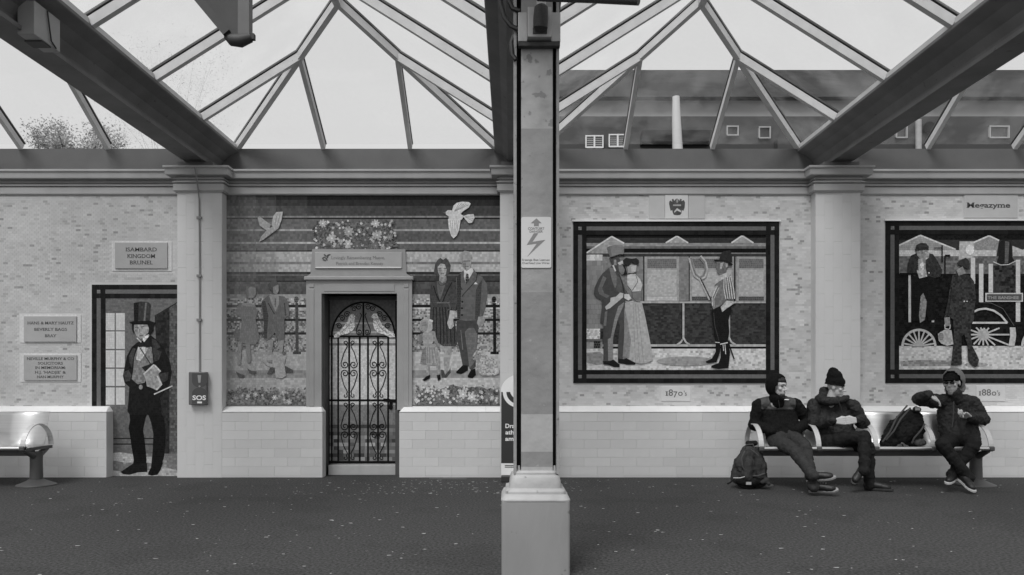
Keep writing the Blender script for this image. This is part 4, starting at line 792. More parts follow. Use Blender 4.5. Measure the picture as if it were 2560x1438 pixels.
plaque('decade_plaque', 'pale decade plaque below the farm mosaic', (1653, 966, 1726, 1003), (1653, 966, 1726, 1003), [('I', 1667, 989.5, 11, 7), ('8', 1677, 989.5, 16, 11), ('7', 1688.5, 993.5, 15, 10), ('o', 1701, 989.5, 15, 11.5), ("'s", 1713, 989.5, 12, 7.5)], y=-.008, ink=mat('slate_lettering', A(78), .6), pm=m_num)
plaque('decade_plaque', 'pale decade plaque half hidden behind the man in the hood and cap', (2440, 964, 2512, 1003), (2440, 964, 2512, 1003), [('I', 2450, 989, 11, 6), ('8', 2460, 989, 16, 11), ('8', 2472, 989, 16, 11), ('o', 2485, 989, 15, 11.5), ("'s", 2496, 989, 12, 7.5)], y=-.008, ink=MATS['slate_lettering'], pm=m_num)
r = empty('crest_panel', wp(1692, 547), 'cream panel with a small dark coat of arms above the farm mosaic', 'panel')
for a_, b_ in ((1622, 1661.5), (1721, 1762)): MB().cbox(WX(a_), WX(b_), -.01, 0, WZ(547), WZ(486.5), .003).build('side_panel', MATS['cream_plaque'], r)
MB().cbox(WX(1662), WX(1720), -.014, 0, WZ(547), WZ(487), .003).build('tile', m_num, r)
mu = Mural(r, -.013)
mu.part('coat_of_arms', [([(1673, 504), (1676, 502), (1680, 506), (1679, 499), (1683, 498), (1685, 503), (1688, 499), (1692, 497), (1696, 500), (1699, 503), (1699, 498), (1704, 499), (1703, 504), (1709, 501), (1712, 507), (1711, 520), (1708, 528), (1704, 526), (1703, 534), (1700, 538), (1692, 539), (1684, 538), (1681, 532), (1680, 526), (1676, 528), (1674, 520), (1672, 510)], 66), ([(1682, 512), (1702, 512), (1702, 516), (1682, 516)], 128), ([(1685, 529), (1692, 521), (1702, 528), (1702, 532), (1692, 527), (1685, 533)], 166), (ell(1692, 503, 3, 5, 8), 118)], cw=9, ch=9, gap=.05, var=.15)
# ---- emergency call box and its conduit on the pilaster
yb = PF - .004
m_red = mat('call_box_paint', A(76), .4, .06, 10); m_white = mat('white_print', A(188), .5, .03); m_mid = mat('mid_print', A(118), .5)
r = empty('emergency_call_box', wp(499, 1012, yb), 'dark emergency call box marked with letters on the pilaster', 'call box')
soften(MB().box(WX(477, yb), WX(521, yb), yb - .07, yb, WZ(1012, yb), WZ(930, yb)).build('case', m_red, r), .01)
yy = yb - .0715
MB().prism([(WX(499 + 19 * math.cos(t_ * .26), yy), WZ(985 - 16 * math.sin(t_ * .26), yy)) for t_ in range(13)] + [(WX(480, yy), WZ(1009, yy)), (WX(518, yy), WZ(1009, yy))], yy, yy + .002).build('label_field', mat('call_box_dark', A(56), .45), r)
MB().prism([(WX(499 + 19 * math.cos(t_ * .26), yy), WZ(953 + 16 * math.sin(t_ * .26), yy)) for t_ in range(13)] + [(WX(480, yy), WZ(933, yy)), (WX(518, yy), WZ(933, yy))], yy, yy + .002).build('label_field', MATS['call_box_dark'], r)
text_lines([('SOS', 498, 1000, 12, 34)], m_white, r, serif=False, y=yy - .001, bold=.03)
MB().prism([(WX(x, yy), WZ(y, yy)) for x, y in ((493, 1004), (505, 1004), (505, 1008.5), (493, 1008.5))], yy - .001, yy).build('print_mark', m_white, r)
MB().prism([(WX(x, yy), WZ(y, yy)) for x, y in ((494, 938), (503, 938), (501, 957), (496, 957))], yy - .001, yy).build('print_mark', m_mid, r); 
MB().lathe((0, 0, 0), [(.012, 0), (.012, .004)], 12).build('print_mark', m_mid, r).matrix_world = Matrix.Translation(wp(499, 966, yy)) @ Matrix.Rotation(rad(90), 4, 'X')
r = empty('conduit', wp(498, 930, yb), 'thin conduit running down the pilaster to the emergency call box', 'conduit')
MB().tube([wp(487, 418, PF - .14), wp(491, 440, PF - .13), wp(496, 478, PF - .05), wp(498, 500, yb - .012), wp(499, 650, yb - .012), wp(499, 800, yb - .012), wp(499, 932, yb - .012)], .0095, 8).build('pipe', mat('conduit_grey', A(104), .5), r, True)
for cy in (545, 800, 690): MB().box(WX(493, yb), WX(505, yb), yb - .024, yb, WZ(cy + 3, yb), WZ(cy - 3, yb)).build('clip', MATS['conduit_grey'], r)
# ---- advertising totem behind the column
yt = -.56
r = empty('advert_totem', wp(1310, 1205, yt), 'dark round-topped advertising totem half hidden behind the column', 'totem')
m_td = mat('totem_navy', A(40), .4, .05, 8); m_tw = mat('totem_white', A(196), .4, .04)
cxx, rr = 1308, 56
top = [(cxx - rr * math.cos(rad(t)), 978 - 44 * math.sin(rad(t))) for t in range(0, 181, 12)]
MB().prism([(WX(x, yt), WZ(y, yt)) for x, y in top + [(1364, 1188), (1253, 1188)]], yt, yt + .05).build('panel', m_tw, r)
MB().prism([(WX(x, yt), WZ(y, yt)) for x, y in ((1253, 980), (1364, 980), (1364, 1158), (1253, 1158))], yt - .003, yt).build('dark_field', m_td, r)
arc = lambda ra, rb, g0, g1, y, m, nm: MB().prism([(WX(1296 + ra * math.cos(rad(t)), y), WZ(980 + ra * math.sin(rad(t)), y)) for t in range(g0, g1 + 1, 6)] + [(WX(1296 + rb * math.cos(rad(t)), y), WZ(980 + rb * math.sin(rad(t)), y)) for t in range(g1, g0 - 1, -6)], y - .002, y).build(nm, m, r)
arc(39, 30, 0, 180, yt - .003, m_tw, 'ring'); MB().prism([(WX(1296 + 22 * math.cos(rad(t)), yt), WZ(972 + 26 * math.sin(rad(t)), yt)) for t in range(0, 360, 15)], yt - .007, yt - .0005).build('disc', m_tw, r)
text_lines([('Dra', 1275, 1070, 11, 23), ('ath', 1274, 1086, 11, 21), ('am', 1273.5, 1102, 11, 21)], m_tw, r, serif=False, y=yt - .0045, bold=.025)
for y_ in (1163, 1167): MB().prism([(WX(x, yt), WZ(y, yt)) for x, y in ((1262, y_), (1300, y_), (1300, y_ + 2), (1262, y_ + 2))], yt - .002, yt).build('small_print', m_td, r)
soften(MB().box(WX(1253, yt), WX(1364, yt), yt - .06, yt + .12, 0, WZ(1189, yt)).build('base', m_td, r), .01)
# ------------------------------------------------------------------ foreground column
YC = -4.944                                               # front face of the pedestal
k_ = (D + YC) / F
m_ped = mat('pedestal_paint', A(105), .65, .14, 3, .35, 18, spots=(11, .68, .6), streak=(1, 1, .35)); m_colL = mat('column_pale_paint', A(126), .55, .12, 6, .6, 14, spots=(20, .67, .7)); m_colM = mat('column_mid_paint', A(112), .55, .14, 6, .6, 14, spots=(20, .66, .7)); m_colD = mat('column_deep_paint', A(102), .55, .14, 6, .6, 14, spots=(20, .66, 1.3))
m_colW = mat('column_worn_paint', A(132), .55, .22, 7, .8, 12, spots=(13, .60, .62)); m_blk = mat('column_recess', .012, .7, .2, 12); m_fl = mat('column_flange_paint', A(112), .5, .2, 10, .3, 40, spots=(30, .64, .5))
r = empty('platform_column', (WX(1340, YC), YC + .2, 0), 'painted steel column on a stepped grey pedestal in the foreground', 'column')
xm = WX(1339.5, YC); hp = 86 * k_; ym = YC + hp
def sq(o0, prof, nm, m, rd=.03):
    b = MB(); n = 0; rings = []
    for hw, z in prof:
        c = [(1, 1), (-1, 1), (-1, -1), (1, -1)]; ring = []
        for qx, qy in c:
            a0 = math.atan2(qy, qx) - math.pi / 4
            for i in range(4):
                t = a0 + math.pi / 2 * i / 3; rr = min(rd, hw * .5); ring.append((xm + qx * (hw - rr) + rr * math.cos(t), ym + qy * (hw - rr) + rr * math.sin(t), z))
        rings.append(ring)
    vs = [p for rg_ in rings for p in rg_]; k = 16
    fs = [(i * k + j, i * k + (j + 1) % k, (i + 1) * k + (j + 1) % k, (i + 1) * k + j) for i in range(len(prof) - 1) for j in range(k)]
    fs += [tuple(reversed(range(k))), tuple((len(prof) - 1) * k + j for j in range(k))]
    o = b.add(vs, fs).build(nm, m, o0, True); soften(o, .002, 1, 40); return o
zt = WZ(1253, YC)
sq(r, [(hp, 0), (hp, zt - .012), (hp * .995, zt - .003)], 'pedestal', m_ped, .02)
def pz(y): return WZ(y, YC + .04)
sq(r, [(hp * 1.012, zt - .004), (hp * 1.012, zt + .006), (hp * .985, zt + .014), (hp * .95, zt + .030), (hp * .90, zt + .036), (hp * .885, zt + .036), (hp * .885, zt + .052), (hp * .875, zt + .058), (hp * .85, zt + .062), (hp * .80, zt + .066), (hp * .775, zt + .070), (hp * .765, zt + .095), (hp * .73, zt + .135), (hp * .70, zt + .148), (hp * .64, zt + .152), (hp * .64, zt + .168), (hp * .60, zt + .178), (hp * .5, zt + .18)], 'base_moulding', mat('moulding_paint', A(128), .55, .16, 6, .5, 16, spots=(16, .68, .55)), .035)
Yf = YC + .085; kf = (D + Yf) / F; top_z = 4.02; zb = WZ(1185, Yf)
def cx_(px): return WX(px, Yf)
MB().box(cx_(1284), cx_(1291.5), Yf, Yf + .24, zb, top_z).build('flange', m_fl, r); MB().box(cx_(1391), cx_(1398), Yf, Yf + .24, zb, top_z).build('flange', m_fl, r)
MB().box(cx_(1291), cx_(1391.5), Yf + .11, Yf + .125, zb, top_z).build('web', m_blk, r)
cas = [(1190, 1168, m_colW), (1168, 1130, m_colD), (1130, 1036, m_colL), (1036, 730, m_colD), (730, 320, m_colM), (320, 118, m_colW), (118, -160, m_colM)]
for y0, y1, m in cas: MB().box(cx_(1303), cx_(1382), Yf + .012, Yf + .109, WZ(y0, Yf), min(top_z - .001, WZ(y1, Yf))).build('casing', m, r)
for (x, y_) in ((1324, 418), (1365, 418), (1322, 165), (1366, 165), (1326, 200), (1362, 205)): MB().lathe((0, 0, 0), [(.009, 0), (.009, .004), (.006, .006)], 10).build('bolt_hole' if y_ > 300 else 'bolt', m_blk, r).matrix_world = Matrix.Translation(wp(x, y_, Yf + .012)) @ Matrix.Rotation(rad(90), 4, 'X')
for x in (1297, 1387): MB().tube([(cx_(x), Yf + .03, zb - .03), (cx_(x), Yf + .03, zb + .05)], [.014, .008], 8).build('anchor_stud', MATS['moulding_paint'], r, True)
# danger sign on the column
ys = Yf + .010; r = empty('danger_sign', wp(1340, 670, ys), 'white rounded danger sign with arrow and lightning bolt on the column', 'sign')
m_sg = mat('sign_white', A(160), .4, .05, 6, spots=(6, .68, .93)); m_sr = mat('sign_red_grey', A(100), .45, .04)
P = []
for cxp, cyp, a0 in ((1374, 547, -90), (1374, 666, 0), (1307, 666, 90), (1307, 547, 180)): P += [(WX(cxp + 4 * math.cos(rad(a0 + t)), ys), WZ(cyp + 4 * math.sin(rad(a0 + t)), ys)) for t in (0, 30, 60, 90)]
MB().prism(P, ys - .004, ys).build('plate', m_sg, r)
for nm, pl in (('arrow', [(1341, 546.5), (1354, 558.5), (1347, 558.5), (1347, 565.5), (1335, 565.5), (1335, 558.5), (1327, 558.5)]), ('lightning_bolt', [(1334.5, 583.5), (1345.5, 583.5), (1331, 605), (1363, 600), (1318, 642), (1342, 609.5), (1317, 612.5)])):
    MB().prism([(WX(x, ys), WZ(y, ys)) for x, y in pl], ys - .0052, ys - .0035).build(nm, m_sr, r)
text_lines([('CONTÚIRT', 1340.5, 574.5, 6, 41), ('DANGER', 1340.5, 581.5, 5.5, 33), ('Sreanga Beo Leatuas', 1339.5, 652, 5, 69), ('Overhead Live Wires', 1339.5, 660, 5, 68)], mat('sign_text', A(84), .5), r, serif=False, y=ys - .0045, bold=.01)
# catenary bracket, insulator and cables at the head of the column
m_galv = mat('galvanised', A(138), .45, .15, 14, .1, 40); m_rub = mat('black_cable', .012, .5)
r = empty('catenary_bracket', wp(1347, 115, Yf), 'galvanised catenary bracket with bolts and insulator clamped to the column head', 'bracket')
soften(MB().box(cx_(1295), cx_(1318), Yf - .05, Yf - .002, WZ(112, Yf), WZ(40, Yf)).build('clamp_cheek', m_galv, r), .004); soften(MB().box(cx_(1377), cx_(1400), Yf - .05, Yf - .002, WZ(112, Yf), WZ(40, Yf)).build('clamp_cheek', m_galv, r), .004)
soften(MB().box(cx_(1318.3), cx_(1376.7), Yf - .09, Yf - .002, WZ(108, Yf), WZ(34, Yf)).build('clamp_plate', m_galv, r), .004)
MB().box(cx_(1296), cx_(1399), Yf - .045, Yf, WZ(122, Yf), WZ(112.5, Yf)).build('clamp_foot', mat('rusty_steel', .06, .8, .3, 20), r)
for x, y_ in ((1303, 75), (1391, 77), (1336, 94), (1361, 94)): MB().lathe((0, 0, 0), [(.014, 0), (.014, .012), (.008, .02)], 6).build('bolt', MATS['rusty_steel'] if x in (1303, 1391) else m_galv, r).matrix_world = Matrix.Translation(wp(x, y_, Yf - (.05 if x in (1303, 1391) else .09))) @ Matrix.Rotation(rad(90), 4, 'X')
MB().box(cx_(1331), cx_(1366), Yf - .098, Yf - .09, WZ(101, Yf), WZ(87, Yf)).build('clevis_plate', MATS['rusty_steel'], r)
MB().tube([wp(1350, 76, Yf - .13), wp(1351, 70, Yf - .13), wp(1352, 45, Yf - .14), wp(1353, 18, Yf - .15), wp(1353, 14, Yf - .15)], [.02, .045, .047, .042, .03], 14).build('insulator', mat('insulator_brown', .03, .6, .3, 80, .4, 90), r, True)
MB().tube([wp(1353, 15, Yf - .15), wp(1355, -60, Yf - .17)], .03, 12).build('strut', m_galv, r, True)
for p in ([(1247, -40), (1252, 10), (1262, 45), (1278, 66), (1296, 74)], [(1268, -30), (1272, 0), (1282, 22), (1300, 28)], [(1287, 85), (1279, 108), (1281, 138), (1290, 150)]): MB().tube([wp(x, y_, Yf + .02 - .01 * i) for i, (x, y_) in enumerate(p)], .016, 8).build('cable', m_rub, r, True)
r = MB().tube([wp(1345, -8, Yf - .3), wp(1470, -4, Yf - .42), wp(1597, 2, Yf - .55)], .026, 12).build('catenary_tube', mat('dark_tube', .05, .5), None, True, label='dark horizontal tube reaching right from the column head', cat='tube')
# hanging bracket at the top and the box on the beam
yh = -3.9; m_hd = mat('hanger_paint', .05, .6, .15, 10); m_hl = mat('hanger_side', .13, .55, .1, 8)
r = empty('roof_bracket', wp(600, 100, yh), 'dark bracket of post and raking strut hanging from the roof', 'bracket')
MB().prism([(WX(x, yh), WZ(y, yh)) for x, y in ((598, -160), (626, -160), (626, 88), (598, 96))], yh - .03, yh + .05).build('post', m_hl, r)
MB().prism([(WX(x, yh), WZ(y, yh)) for x, y in ((380, -160), (596, -160), (597, 96), (575, 92), (496, 0))], yh - .02, yh + .05).build('gusset_plate', m_hd, r)
MB().bar(wp(390, -130, yh - .03), wp(568, 84, yh - .03), .06, .05, (0, 1, 0)).build('raking_strut', m_hd, r)
MB().tube([wp(566, 90, yh), wp(580, 100, yh - .01), wp(602, 102, yh - .01), wp(628, 94, yh)], [.025, .045, .05, .035], 12).build('end_shoe', m_hd, r, True)
MB().box(WX(622, yh), WX(637, yh), yh - .02, yh + .02, WZ(100, yh), WZ(86, yh)).build('bolt', MATS['rusty_steel'], r)
r = empty('junction_box', (-3.78, -3.6, 3.925), 'pale junction box fixed to the side of the left valley beam', 'junction box')
soften(MB().box(-3.845, -3.71, -3.77, -3.43, 3.925, 4.19).build('case', mat('junction_grey', .34, .5, .08, 8), r), .006)
MB().tube([(-3.70, -3.62, 4.18), (-3.699, -3.6, 4.08), (-3.699, -3.57, 3.96), (-3.702, -3.5, 3.93)], .006, 8).build('cable', m_rub, r, True)
MB().box(-3.86, -3.72, -3.66, -3.54, 3.915, 3.925).build('mounting_strap', m_hd, r)
# ------------------------------------------------------------------ benches
m_ss = mat('brushed_steel', .7, .4, .08, 3, .03, 120, metal=.95, streak=(.3, 20, 20)); m_ssd = mat('cast_grey', .10, .5, .1, 8, .05, 60, metal=.3); m_band = mat('steel_band', .6, .5, .06, 6, metal=.35)
SP = [(-1.135, .445), (-1.13, .463), (-1.115, .473), (-1.09, .472), (-1.0, .455), (-.9, .44), (-.8, .432), (-.73, .44), (-.685, .47), (-.655, .53), (-.63, .62), (-.605, .73), (-.588, .81), (-.575, .838), (-.56, .845), (-.548, .835)]
def bench(x0, n, pitch, lab):
    x1 = x0 + n * pitch; r = empty('platform_bench', ((x0 + x1) / 2, -.86, 0), lab, 'bench', 'steel benches against the wall')
    for i in range(n):
        a_, b_ = x0 + i * pitch + .028, x0 + (i + 1) * pitch - .028; m = len(SP)
        vs = [(x, y, z) for x in (a_, b_) for y, z in SP]; o = MB().add(vs, [(j, j + 1, m + j + 1, m + j) for j in range(m - 1)]).build('seat', m_ss, r, True)
        sd = o.modifiers.new('thick', 'SOLIDIFY'); sd.thickness = .004
    MB().tube([(x0 - .03, -1.125, .452), (x1 + .03, -1.125, .452)], .021, 14).build('front_rail', m_ss, r, True)
    MB().box(x0 + .05, x1 - .05, -.90, -.82, .345, .405).build('beam', m_ssd, r)
    for i in range(n + 1):
        x = x0 + i * pitch; pts = [(-.86 - .262 * math.cos(rad(t)), .455 + .255 * math.sin(rad(t))) for t in range(0, 181, 10)]; m = len(pts); hw = .028; th = .009
        vs = []
        for y, z in pts:
            q = Vector((y + .86, z - .455)).normalized()
            for dx, rr in ((-hw, 0), (hw, 0), (hw, th), (-hw, th)): vs.append((x + dx, y + q.x * rr, z + q.y * rr))
        fs = [(4 * j + k, 4 * j + (k + 1) % 4, 4 * j + 4 + (k + 1) % 4, 4 * j + 4 + k) for j in range(m - 1) for k in range(4)] + [(0, 1, 2, 3), (4 * m - 1, 4 * m - 2, 4 * m - 3, 4 * m - 4)]
        o = MB().add(vs, fs).build('armrest', m_band, r)
        soften(MB().box(x - .03, x + .03, -1.155, -1.095, .425, .478).build('rail_clamp', m_ssd, o), .012)
        MB().bar((x, -1.12, .435), (x, -.60, .43), .045, .035).build('arm_carrier', m_ssd, o)
    for x in (x0 + .01, x1 - .01):
        o = MB().lathe((x, -.86, 0), [(.21, 0), (.21, .012), (.17, .028), (.10, .058), (.075, .075)], 28).build('foot', m_ssd, r, True); soften(o, .003, 1)
        MB().lathe((x, -.86, .07), [(.07, 0), (.066, .2), (.068, .27), (.075, .32)], 20).build('leg', m_ssd, o, True)
        MB().tube([(x, -.88, .34), (x, -.98, .38), (x, -1.09, .425)], [.045, .034, .026], 10).build('strut', m_ssd, o, True); MB().tube([(x, -.84, .34), (x, -.74, .38), (x, -.64, .425)], [.045, .034, .026], 10).build('strut', m_ssd, o, True)
    return r
bench(2.83, 4, .6475, 'perforated steel bench with ring armrests under the seated men')
bench(-5.5 - 4 * .6475, 4, .6475, 'empty steel bench with ring armrests at the left edge')
# ------------------------------------------------------------------ soft bodies: unions of tapered capsules, voxel-skinned into one surface
def main_island(me):
    bm = bmesh.new(); bm.from_mesh(me); seen = set(); isl = []
    for v in bm.verts:
        if v in seen: continue
        st = [v]; seen.add(v); cur = []
        while st:
            q = st.pop(); cur.append(q)
            for e in q.link_edges:
                w_ = e.other_vert(q)
                if w_ not in seen: seen.add(w_); st.append(w_)
        isl.append(cur)
    if len(isl) > 1:
        isl.sort(key=len); bmesh.ops.delete(bm, geom=[v for c in isl[:-1] for v in c], context='VERTS'); bm.to_mesh(me)
    bm.free()
class Blob:
    def __init__(s): s.mb = MB()
    def cap(s, p0, p1, r0, r1=None, n=14):
        r1 = r0 if r1 is None else r1; p0, p1 = Vector(p0), Vector(p1); ax = (p1 - p0); L_ = max(1e-5, ax.length); ax /= L_
        pts = []; rs = []
        for t in (-84, -60, -35, -12): pts.append(p0 + ax * r0 * math.sin(rad(t))); rs.append(r0 * math.cos(rad(t)))
        for t in (12, 35, 60, 84): pts.append(p1 + ax * r1 * math.sin(rad(t))); rs.append(r1 * math.cos(rad(t)))
        s.mb.tube(pts, rs, n); return s
    def chain(s, P, Rr, wr=0.0, sp=.045):
        for i in range(len(P) - 1):
            if not wr: s.cap(P[i], P[i + 1], Rr[i], Rr[i + 1]); continue
            n = max(1, round((P[i + 1] - P[i]).length / sp)); q = Vector((RN.uniform(-1, 1), RN.uniform(-1, 1), RN.uniform(-1, 1))) * .006
            for j in range(n):                              # puckered cloth: alternate fuller and tighter rings, each tilted a little
                a_, b_ = j / n, (j + 1) / n; f0 = 1 + wr * (.6 if (j + i) % 2 else -.9) * RN.uniform(.6, 1.2); f1 = 1 + wr * (.6 if (j + i + 1) % 2 else -.9)
                s.cap(P[i].lerp(P[i + 1], a_) + q * (1 if j % 2 else -1), P[i].lerp(P[i + 1], b_), (Rr[i] + (Rr[i + 1] - Rr[i]) * a_) * f0, (Rr[i] + (Rr[i + 1] - Rr[i]) * b_) * f1)
        return s
    def ell(s, c, rad3, M=None, n=16):
        vs = []; fs = []; c = Vector(c)
        for i in range(1, n // 2):
            t = math.pi * i / (n // 2)
            for k in range(n):
                u = 2 * math.pi * k / n; v = Vector((rad3[0] * math.sin(t) * math.cos(u), rad3[1] * math.sin(t) * math.sin(u), rad3[2] * math.cos(t)))
                vs.append(c + ((M @ v) if M else v))
        m = n // 2 - 1
        top, bot = Vector((0, 0, rad3[2])), Vector((0, 0, -rad3[2])); vs += [c + (M @ top if M else top), c + (M @ bot if M else bot)]
        for i in range(m - 1):
            for k in range(n): fs.append((i * n + k, i * n + (k + 1) % n, (i + 1) * n + (k + 1) % n, (i + 1) * n + k))
        for k in range(n): fs.append((len(vs) - 2, (k + 1) % n, k)); fs.append((len(vs) - 1, (m - 1) * n + k, (m - 1) * n + (k + 1) % n))
        s.mb.add(vs, fs); return s
    def skin(s, vox=.008, sm=4, disp=0.0, dsc=.06, seed=0, disp2=0.0, dsc2=.02):
        me = s.mb.mesh('tmp'); o = bpy.data.objects.new('tmp', me); COL.link(o)
        m = o.modifiers.new('r', 'REMESH'); m.mode = 'VOXEL'; m.voxel_size = vox; m.use_smooth_shade = True
        m = o.modifiers.new('s', 'SMOOTH'); m.factor = .5; m.iterations = sm
        for dd, ds, ty in ((disp, dsc, 'CLOUDS'), (disp2, dsc2, 'CLOUDS')):
            if dd:
                tx = bpy.data.textures.new('folds', ty); tx.noise_scale = ds; tx.noise_depth = 2
                m = o.modifiers.new('d', 'DISPLACE'); m.texture = tx; m.strength = dd; m.mid_level = .5; m.texture_coords = 'GLOBAL'
        bpy.context.view_layer.update()
        res = bpy.data.meshes.new_from_object(o.evaluated_get(bpy.context.evaluated_depsgraph_get()))
        bpy.data.objects.remove(o); bpy.data.meshes.remove(me); main_island(res)
        res.polygons.foreach_set('use_smooth', [True] * len(res.polygons)); return res
def split_mesh(me, fn):
    bm = bmesh.new(); bm.from_mesh(me); sel = [f for f in bm.faces if fn(f.calc_center_median())]
    b2 = bm.copy(); b2.faces.ensure_lookup_table(); bm.faces.ensure_lookup_table()
    idx = set(f.index for f in sel)
    bmesh.ops.delete(bm, geom=[f for f in bm.faces if f.index in idx], context='FACES'); bmesh.ops.delete(b2, geom=[f for f in b2.faces if f.index not in idx], context='FACES')
    m2 = bpy.data.meshes.new('split'); b2.to_mesh(m2); bm.to_mesh(me); bm.free(); b2.free()
    for m in (me, m2): m.polygons.foreach_set('use_smooth', [True] * len(m.polygons))
    return me, m2
def hand(b, w, d, n, side=1, curl=25, spread=.0):
    w, d, n = Vector(w), Vector(d).normalized(), Vector(n); n = (n - d * n.dot(d)).normalized(); s = d.cross(n) * side
    for j, o in enumerate((-.034, -.0115, .0115, .034)):
        k = w + d * .085 + s * o; b.cap(w + s * o * .6, k, .0165, .0135)
        ln = (.036, .042, .04, .031)[j]; dd = (d + s * o * spread * 10).normalized(); p = k; c = curl
        for q in range(3):
            dd = (dd * math.cos(rad(c)) + n * math.sin(rad(c))).normalized(); p2 = p + dd * ln * (1, .75, .6)[q]; b.cap(p, p2, .0088 - .0007 * q, .0084 - .0007 * q); p = p2; nn = n - dd * n.dot(dd)
            if nn.length > 1e-4: n2 = nn.normalized()
            n = n2
        n = Vector(n)
    t0 = w + d * .022 - s * .026; t1 = t0 + (d * .8 - s * .35 + n * .2).normalized() * .045; t2 = t1 + (d * .95 + s * .1 + n * .2).normalized() * .034
    b.cap(t0, t1, .0155, .012); b.cap(t1, t2, .0115, .0095)
def head_M(c, yaw, pitch=0, roll=0): return Matrix.Translation(c) @ Matrix.Rotation(rad(yaw), 4, 'Z') @ Matrix.Rotation(rad(pitch), 4, 'X') @ Matrix.Rotation(rad(roll), 4, 'Y')
def head(b, M):
    R3 = M.to_3x3(); E = lambda c, r3: b.ell(M @ Vector(c), r3, R3); C_ = lambda p, q, r0, r1=None: b.cap(M @ Vector(p), M @ Vector(q), r0, r1, 10)
    E((0, .005, .03), (.075, .094, .092)); E((0, -.022, -.045), (.058, .068, .075)); E((0, -.062, -.098), (.03, .026, .02))
    C_((0, -.086, .012), (0, -.112, -.028), .0085, .0135); E((0.012, -.1, -.034), (.009, .012, .008)); E((-.012, -.1, -.034), (.009, .012, .008))
    C_((-.045, -.074, .03), (0, -.088, .034), .010, .012); C_((.045, -.074, .03), (0, -.088, .034), .010, .012)
    E((.045, -.062, -.02), (.02, .02, .02)); E((-.045, -.062, -.02), (.02, .02, .02))
    C_((-.018, -.083, -.062), (.018, -.083, -.062), .0085); C_((-.016, -.081, -.074), (.016, -.081, -.074), .0085)
    E((.076, .008, -.004), (.010, .02, .032)); E((-.076, .008, -.004), (.010, .02, .032))
    b.cap(M @ Vector((0, .015, -.06)), M @ Vector((0, .035, -.2)), .056, .062)
def eyes(par, M, m):
    for s in (-1, 1):
        b = Blob(); b.ell(M @ Vector((s * .031, -.076, .012)), (.0135, .009, .0075), M.to_3x3(), 10); link_mesh('eye', b.mb.mesh('eye', True), m, par)
        b = Blob(); b.cap(M @ Vector((s * .014, -.093, .032)), M @ Vector((s * .048, -.078, .033)), .0045, .0035, 8); link_mesh('eyebrow', b.mb.mesh('eyebrow', True), m, par)
def shell(nm, M, r3, c, cutfn, m, par, th=.014, n=28, jig=.006):
    """open cloth shell (hood, hat): ellipsoid with the faces picked by cutfn removed"""
    vs = []; fs = []
    for i in range(n // 2 + 1):
        t = math.pi * i / (n // 2)
        for k in range(n):
            u = 2 * math.pi * k / n; v = Vector((r3[0] * math.sin(t) * math.cos(u), r3[1] * math.sin(t) * math.sin(u), r3[2] * math.cos(t))) + Vector(c)
            v *= 1 + RN.uniform(-jig, jig); vs.append(v)
    for i in range(n // 2):
        for k in range(n):
            q = (i * n + k, i * n + (k + 1) % n, (i + 1) * n + (k + 1) % n, (i + 1) * n + k); ce = sum((vs[j] for j in q), Vector()) / 4
            if not cutfn(ce - Vector(c)): fs.append(q)
    me = MB().add([M @ v for v in vs], fs).mesh(nm, True); bm = bmesh.new(); bm.from_mesh(me); bmesh.ops.remove_doubles(bm, verts=bm.verts, dist=1e-5); bm.to_mesh(me); bm.free()
    me.polygons.foreach_set('use_smooth', [True] * len(me.polygons))
    o = link_mesh(nm, me, m, par); sd = o.modifiers.new('t', 'SOLIDIFY'); sd.thickness = th; sd.offset = 0; ss = o.modifiers.new('s', 'SUBSURF'); ss.levels = 1; ss.render_levels = 1; return o
def shoe(par, heel, toe, up, m_up, m_so, nm='shoe', L=None, sole_g=None):
    heel, toe = Vector(heel), Vector(toe); d = (toe - heel).normalized(); up = Vector(up); up = (up - d * up.dot(d)).normalized(); s = d.cross(up); L = L or .29
    b = Blob(); P = lambda a, u, w_=0: heel + d * a + up * u + s * w_
    b.cap(P(.03, .045), P(.10, .05), .042, .042); b.cap(P(.10, .045), P(.20, .03), .042, .040); b.cap(P(.20, .03), P(L - .05, .022), .042, .034); b.cap(P(.05, .05), P(.055, .11), .042, .046)
    b.cap(P(.19, .03, .012), P(L - .06, .024, .012), .036, .032)
    o = link_mesh(nm, b.skin(.006, 3), m_up, par)
    Rm = Matrix((d, s, up)).transposed()
    out = [(0.0, .0), (.0, .028), (.05, .036), (.12, .034), (.19, .046), (.25, .043), (L, .022), (L + .008, 0), (L, -.02), (L - .03, -.037), (.19, -.042), (.12, -.033), (.05, -.035), (0, -.026)]
    n = len(out); vs = [heel + d * a + s * w_ + up * u for u in (-.012, .012) for a, w_ in out]
    so = MB().add(vs, [tuple(range(n)), tuple(range(2 * n - 1, n - 1, -1))] + [(i, i + n, (i + 1) % n + n, (i + 1) % n) for i in range(n)]).build('sole', m_so, o); soften(so, .004, 2)
    return o, (heel, d, up, s)
def ankle(sp):
    h, t, u = Vector(sp[0]), Vector(sp[1]), Vector(sp[2]); d = (t - h).normalized(); u = (u - d * u.dot(d)).normalized(); return h + d * .055 + u * .10, h + d * .15 + u * .018
m_skin = mat('skin', .50, .5, .08, 12, .05, 120); m_hair = mat('dark_hair', .018, .7, .3, 60, .5, 150); m_eye = mat('dark_eye', .02, .3)
m_fleece = mat('black_fleece', .013, .95, .4, 70, .8, 160, spec=.1); m_yoke = mat('charcoal_nylon', .062, .6, .12, 14, .25, 35, spec=.3); m_hood = mat('black_hood', .009, .9, .3, 40, .3, 120, spec=.1)
